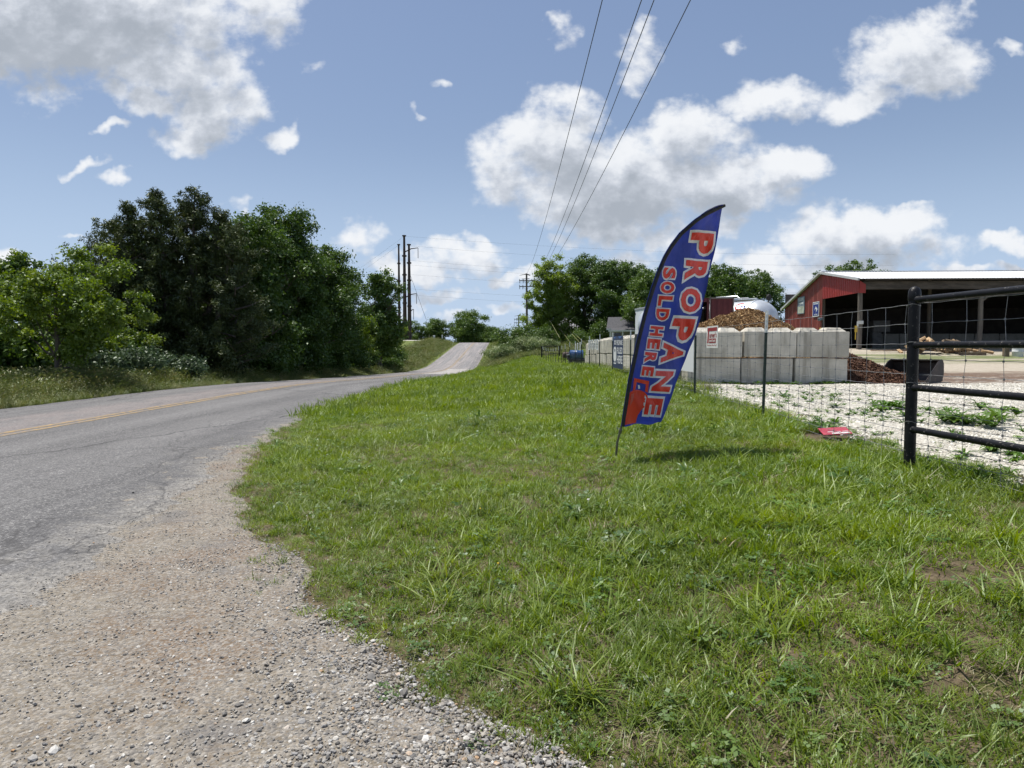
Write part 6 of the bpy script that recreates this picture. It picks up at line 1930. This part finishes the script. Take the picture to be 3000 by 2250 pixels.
# ------------------------------------------------------------------ houses
m_sid = pm('cream_siding', (.42, .41, .34), (.48, .47, .40), scale=3, rough=.8)
m_shing = pm('grey_shingles', (.055, .055, .062), (.09, .09, .098), scale=6, rough=.9)
m_roofl = pm('pale_grey_roof', (.26, .255, .265), (.31, .305, .315), scale=4, rough=.8)
m_brick = pm('brown_brick', (.15, .075, .05), (.20, .11, .075), scale=12, rough=.9)
m_glass = pm('dark_window_glass', (.02, .025, .03), rough=.1, spec=.6)
m_trimw = pm('white_trim', (.68, .68, .66), rough=.6)
def house(name, loc, rz, w, d_, h, rh, mw, mr, label, wins=((-.3, 1), (.3, 1)), porch=False):
    e = empty(name, loc, rz)
    mb = MB(); mb.box((0, 0, h / 2 - .3), (w, d_, h + .6)); mb.build('wall', mw, e)
    mb = MB(); mb.prism([(-d_ / 2 + .02, h + .005), (d_ / 2 - .02, h + .005), (0, h + rh - .1)], 'X', -w / 2 + .004, w / 2 - .004); mb.build('gable', mw, e)
    for s_ in (-1, 1):
        mb = MB(); ov = .4
        mb.add([(-w / 2 - ov, s_ * (d_ / 2 + ov), h - rh * ov / (d_ / 2)), (w / 2 + ov, s_ * (d_ / 2 + ov), h - rh * ov / (d_ / 2)), (w / 2 + ov, 0, h + rh), (-w / 2 - ov, 0, h + rh),
                (-w / 2 - ov, s_ * (d_ / 2 + ov), h - rh * ov / (d_ / 2) + .14), (w / 2 + ov, s_ * (d_ / 2 + ov), h - rh * ov / (d_ / 2) + .14), (w / 2 + ov, 0, h + rh + .14), (-w / 2 - ov, 0, h + rh + .14)],
               [(0, 1, 2, 3), (4, 7, 6, 5), (0, 4, 5, 1), (1, 5, 6, 2), (3, 7, 4, 0)]); mb.build('roof', mr, e)
        mb = MB(); mb.box((0, s_ * (d_ / 2 + ov + .03), h - rh * ov / (d_ / 2) + .05), (w + 2 * ov, .04, .2)); mb.build('fascia', m_trimw, e)
    for t, kind in wins:
        f = MB(); f.box((t * w, -d_ / 2 - .03, h * .52), (1.1, .06, 1.35)); fo = f.build('window', m_trimw, e)
        mb = MB(); mb.box((t * w, -d_ / 2 - .05, h * .52), (.9, .05, 1.15)); mb.build('pane', m_glass, fo)
        f = MB(); f.box((-w / 2 - .03, t * d_, h * .52), (.06, 1.1, 1.35)); fo = f.build('window', m_trimw, e)
        mb = MB(); mb.box((-w / 2 - .05, t * d_, h * .52), (.05, .9, 1.15)); mb.build('pane', m_glass, fo)
    if porch:
        mb = MB(); mb.prism([(-d_ / 2 - 2.2, h - .5), (-d_ / 2 - .05, h - .05), (-d_ / 2 - .05, h + .08), (-d_ / 2 - 2.2, h - .36)], 'X', -w / 2 + .3, w / 2 + .2); mb.build('porch_roof', mr, e)
        mb = MB(); mb.box((0, -d_ / 2 - 2.24, h - .42), (w, .06, .18)); mb.build('porch_fascia', m_trimw, e)
        for t in (-.45, -.15, .15, .45): mb = MB(); mb.box((t * w, -d_ / 2 - 2.1, h / 2 - .35), (.14, .14, h - .2)); mb.build('porch_post', m_trimw, e)
    return tag(e, label, 'house')
hx, hy = 16.6, 96.0
house('house', (hx, hy, Hf(hx, hy) - .7), R(-12), 5.4, 6.0, 2.5, 1.5, m_sid, m_shing, 'cream house with dark shingle roof and porch behind the block wall', porch=True)
hx, hy = 13.2, 132.0
house('house', (hx, hy, Hf(hx, hy) - .6), R(4), 9.5, 8.0, 2.6, 2.3, m_brick, m_roofl, 'brown brick house with pale grey roof between the tree trunks')

# ------------------------------------------------------------------ utility pole, wires
m_pole = pm('weathered_pole_wood', (.125, .105, .085), (.19, .165, .14), scale=4, stretch=(1, 1, .12), rough=.9, bump=.4, bscale=20)
m_insul = pm('grey_insulator', (.10, .10, .105), rough=.4)
m_cable = pm('dark_cable', (.035, .037, .042), rough=.6)
PX, PY = 2.22, 105.0
PZ = Hf(PX, PY); PTOP = 12.55
def util_pole(loc, label):
    e = empty('utility_pole', loc)
    mb = MB(); mb.tube([(.12, 0, -.4), (.05, 0, 5), (0, 0, PTOP - PZ)], [.20, .17, .13], 12); mb.build('pole', m_pole, e, True)
    top = PTOP - PZ
    for hz, w_, dx in ((top - 1.12, 2.35, .05), (top - 2.0, 2.15, -.05)):
        mb = MB(); mb.box((dx, -.16, hz), (w_, .10, .13)); arm = mb.build('crossarm', m_pole, e)
        for xx in (-.48, -.24, .30, .48):
            mb = MB(); mb.lathe([(.02, hz + .06), (.055, hz + .10), (.035, hz + .16), (.055, hz + .20), (.01, hz + .26)], 8, (dx + xx * w_, -.16, 0)); mb.build('insulator', m_insul, arm, True)
        for xx in (-.46, -.24):
            mb = MB(); mb.tube([(dx + xx * w_, -.16, hz - .06), (dx + xx * w_, -.18, hz - .42)], .045, 6); mb.build('cutout', m_insul, arm)
        for s_ in (-1, 1): mb = MB(); mb.tube([(dx + s_ * .5, -.14, hz - .06), (dx, -.14, hz - .5)], .018, 5); mb.build('brace', m_insul, e)
    mb = MB(); mb.tube([(-1.05, -.1, top - .32), (-.4, -.1, top - .18), (.0, -.1, top - .12), (.55, -.25, top - .32)], [.03, .05, .10, .08], 7); mb.build('top_bracket', m_insul, e)
    mb = MB(); mb.tube([(-.7, -.1, top - .86), (.45, -.2, top - .83)], [.05, .06], 6); mb.build('switch_bar', m_insul, e)
    return tag(e, label, 'utility pole')
upole = util_pole((PX, PY, PZ), 'wooden utility pole with two crossarms right of the road')
up2 = copy_tree(upole); up2.location = (1.7, 178.0, Hf(1.7, 178.0) - 3.9); tag(up2, 'far utility pole top showing left of the wooden pole', 'utility pole')

def wire(name, p0, p1, sag, r, label, n=48, cat='power line', group=None):
    e = empty(name, (0, 0, 0)); p0 = Vector(p0); p1 = Vector(p1)
    e.location = p0
    pts = []
    for k in range(n + 1):
        t = (k / n)
        q = p0.lerp(p1, t); q.z -= 4 * sag * t * (1 - t); pts.append(q - p0)
    mb = MB(); mb.tube(pts, r, 5); mb.build('cable', m_cable, e)
    return tag(e, label, cat, group)
# overhead lines run from the pole back over the camera; aim each through its place at the top of the picture
ends = [((PX + .02, PY, PTOP), 1765, 'first'), ((PX - .0 + 1.05, PY, PTOP - 1.0), 1880, 'second'), ((PX + 1.4, PY, PTOP - 1.05), 1917, 'third'), ((PX + 1.15, PY, PTOP - 1.8), 2021, 'fourth')]
for (p1, u0, nm) in ends:
    Y0 = -12.0; sag = 2.0
    best = None
    for x0 in np.arange(1.5, 9.5, .05):
        for z0 in (11.6,):
            A = Vector((x0, Y0, z0)); Bv = Vector(p1)
            # where does it cross the upper picture edge?
            for k in range(0, 800):
                t = k / 1600
                q = A.lerp(Bv, t); q.z -= 4 * sag * t * (1 - t)
                if q.y <= .5: continue
                c_, s_ = math.cos(PITCH), math.sin(PITCH)
                zz = (q.z - EYE); fw_ = q.y * c_ - zz * s_; upv = q.y * s_ + zz * c_
                if fw_ < .5: continue
                if 1125 - FPX * upv / fw_ > 0:
                    u = 1500 + FPX * q.x / fw_
                    if best is None or abs(u - u0) < best[0]: best = (abs(u - u0), x0, z0)
                    break
    wire('power_line', (best[1], Y0, best[2]), p1, sag, .013, 'overhead power line, %s from the left of four crossing the sky' % nm, 90, group='overhead lines along the road')

# three tall steel transmission poles
m_rust = pm('weathering_steel', (.050, .034, .032), (.075, .050, .045), scale=3, rough=.8)
def steel_pole(u, vtop, Y, label, arms, r0=.42):
    t = at(u, vtop, Y); zb_ = Hf(t.x, t.y)
    e = empty('transmission_pole', (t.x, t.y, zb_)); hh = t.z - zb_
    mb = MB(); mb.tube([(0, 0, -.5), (0, 0, hh * .5), (0, 0, hh)], [r0 * 1.15, r0 * .85, r0 * .55], 12); mb.build('shaft', m_rust, e, True)
    mb = MB(); mb.lathe([(r0 * .6, hh - .25), (r0 * 1.05, hh - .15), (r0 * 1.05, hh + .05), (r0 * .4, hh + .1)], 12); mb.build('cap', m_rust, e, True)
    for fr in (.35, .62, .80): mb = MB(); mb.lathe([(r0 * 1.2, hh * fr), (r0 * 1.2, hh * fr + .3)], 12); mb.build('flange', m_rust, e, True)
    for (dv, side, ln) in arms:
        za = hh - dv
        mb = MB(); mb.tube([(0, 0, za), (side * ln * .5, 0, za + .75), (side * ln, 0, za + .95)], [.14, .11, .08], 7); mb.tube([(side * ln, 0, za + .95), (side * ln, 0, za - 1.3)], .06, 6); mb.build('arm', m_rust, e, True)
    tag(e, label, 'transmission pole', 'tall steel transmission poles')
    return t
tA = steel_pole(1184, 690, 150, 'tallest rust-brown steel pole, middle of three', [(3.6, 1, 3.0), (13.5, 1, 2.6)])
tB = steel_pole(1168, 716, 162, 'thin rust-brown steel pole, leftmost of three', [(8.5, -1, 2.8), (18, -1, 2.6)], .34)
tC = steel_pole(1198, 716, 150, 'rust-brown steel pole, rightmost of three', [(15, 1, .9)], .42)
yy_l = [(1187, 692, 2620, 745), (1200, 720, 2620, 778), (1200, 763, 2620, 818), (1200, 776, 2620, 835), (1200, 804, 2620, 858), (1200, 846, 2620, 884), (1200, 864, 2620, 905)]
for k, (u0, v0, u1, v1) in enumerate(yy_l):
    wire('transmission_line', at(u0, v0, 150), at(u1, v1, 165), 1.3, .011, 'thin transmission line crossing the sky, %s from the top' % ORD[k], 60, 'transmission line', 'transmission lines from the steel poles')
for k, (u0, v0, u1, v1) in enumerate([(1184, 692, 780, 960), (1168, 718, 760, 985)]):
    wire('transmission_line', at(u0, v0, 150), at(u1, v1, 190), .8, .011, 'transmission line dropping left from the steel poles, %s one' % ('upper', 'lower')[k], 40, 'transmission line', 'transmission lines from the steel poles')
wire('guy_wire', at(1200, 800, 150), at(1250, 940, 146), 0, .03, 'slanting guy wire right of the steel poles', 6, 'guy wire')

# yellow guy guards near the far fence
m_guard = pm('yellow_guy_guard', (.33, .32, .10), (.28, .27, .09), scale=3, rough=.5)
for k, (a, b_, c_, d_, lb) in enumerate([(1618, 951, 1639, 989, 'leftmost'), (1654, 981, 1688, 1027, 'second'), (1676, 979, 1697, 1002, 'third'), (1690, 984, 1716, 1008, 'rightmost')]):
    p0 = at(a, b_, 86); p1 = at(c_, d_, 84)
    p1.z = max(p1.z, Hf(p1.x, p1.y) + .02)
    e = empty('guy_wire', p1); mb = MB(); mb.tube([(0, 0, 0), tuple(p0 - p1)], .022, 7); mb.build('guard', m_guard, e, True)
    q = (p0 - p1); mb = MB(); mb.tube([tuple(q * .98), tuple(q * 1.35)], .010, 5); mb.build('cable', m_cable, e)
    tag(e, 'yellow guarded guy wire, %s of four beyond the fence' % lb, 'guy wire', 'yellow guy wires')

# service posts on the crest
m_gpost = pm('grey_post', (.30, .30, .28), (.36, .36, .33), scale=5)
for (u, v0, v1, w_, lb, mt) in [(1258, 985, 1003, .3, 'taller grey post on the crest left of the white box', m_pole), (1262, 995, 1003.5, .4, 'short pale pedestal next to the grey post on the crest', m_gpost),
                             (1272, 982.5, 1003, .42, 'white meter box on a post on the crest', m_white), (1275.5, 993, 1003.5, .45, 'low grey cabinet beside the white meter box', m_gpost), (1296, 981, 1002, .25, 'lone grey post right of the meter box on the crest', m_pole)]:
    t = at(u, v0, 142); gz = Hf(t.x, t.y)
    e = empty('service_post', (t.x, t.y, gz)); hh = t.z - gz
    if 'meter' in lb:
        mb = MB(); mb.tube([(0, 0, -.2), (0, 0, hh)], .09, 8); mb.build('post', m_pole, e)
        mb = MB(); mb.box((0, -.16, hh - .42), (w_, .22, .80), bev=.03); mb.build('box', m_white, e)
    else:
        mb = MB(); mb.box((0, 0, hh / 2 - .1), (w_, w_ * .8, hh + .2), bev=.03); mb.build('body', mt, e)
        mb = MB(); mb.box((0, 0, hh + .01), (w_ * 1.06, w_ * .86, .05)); mb.build('cap', mt, e)
    tag(e, lb, 'post')
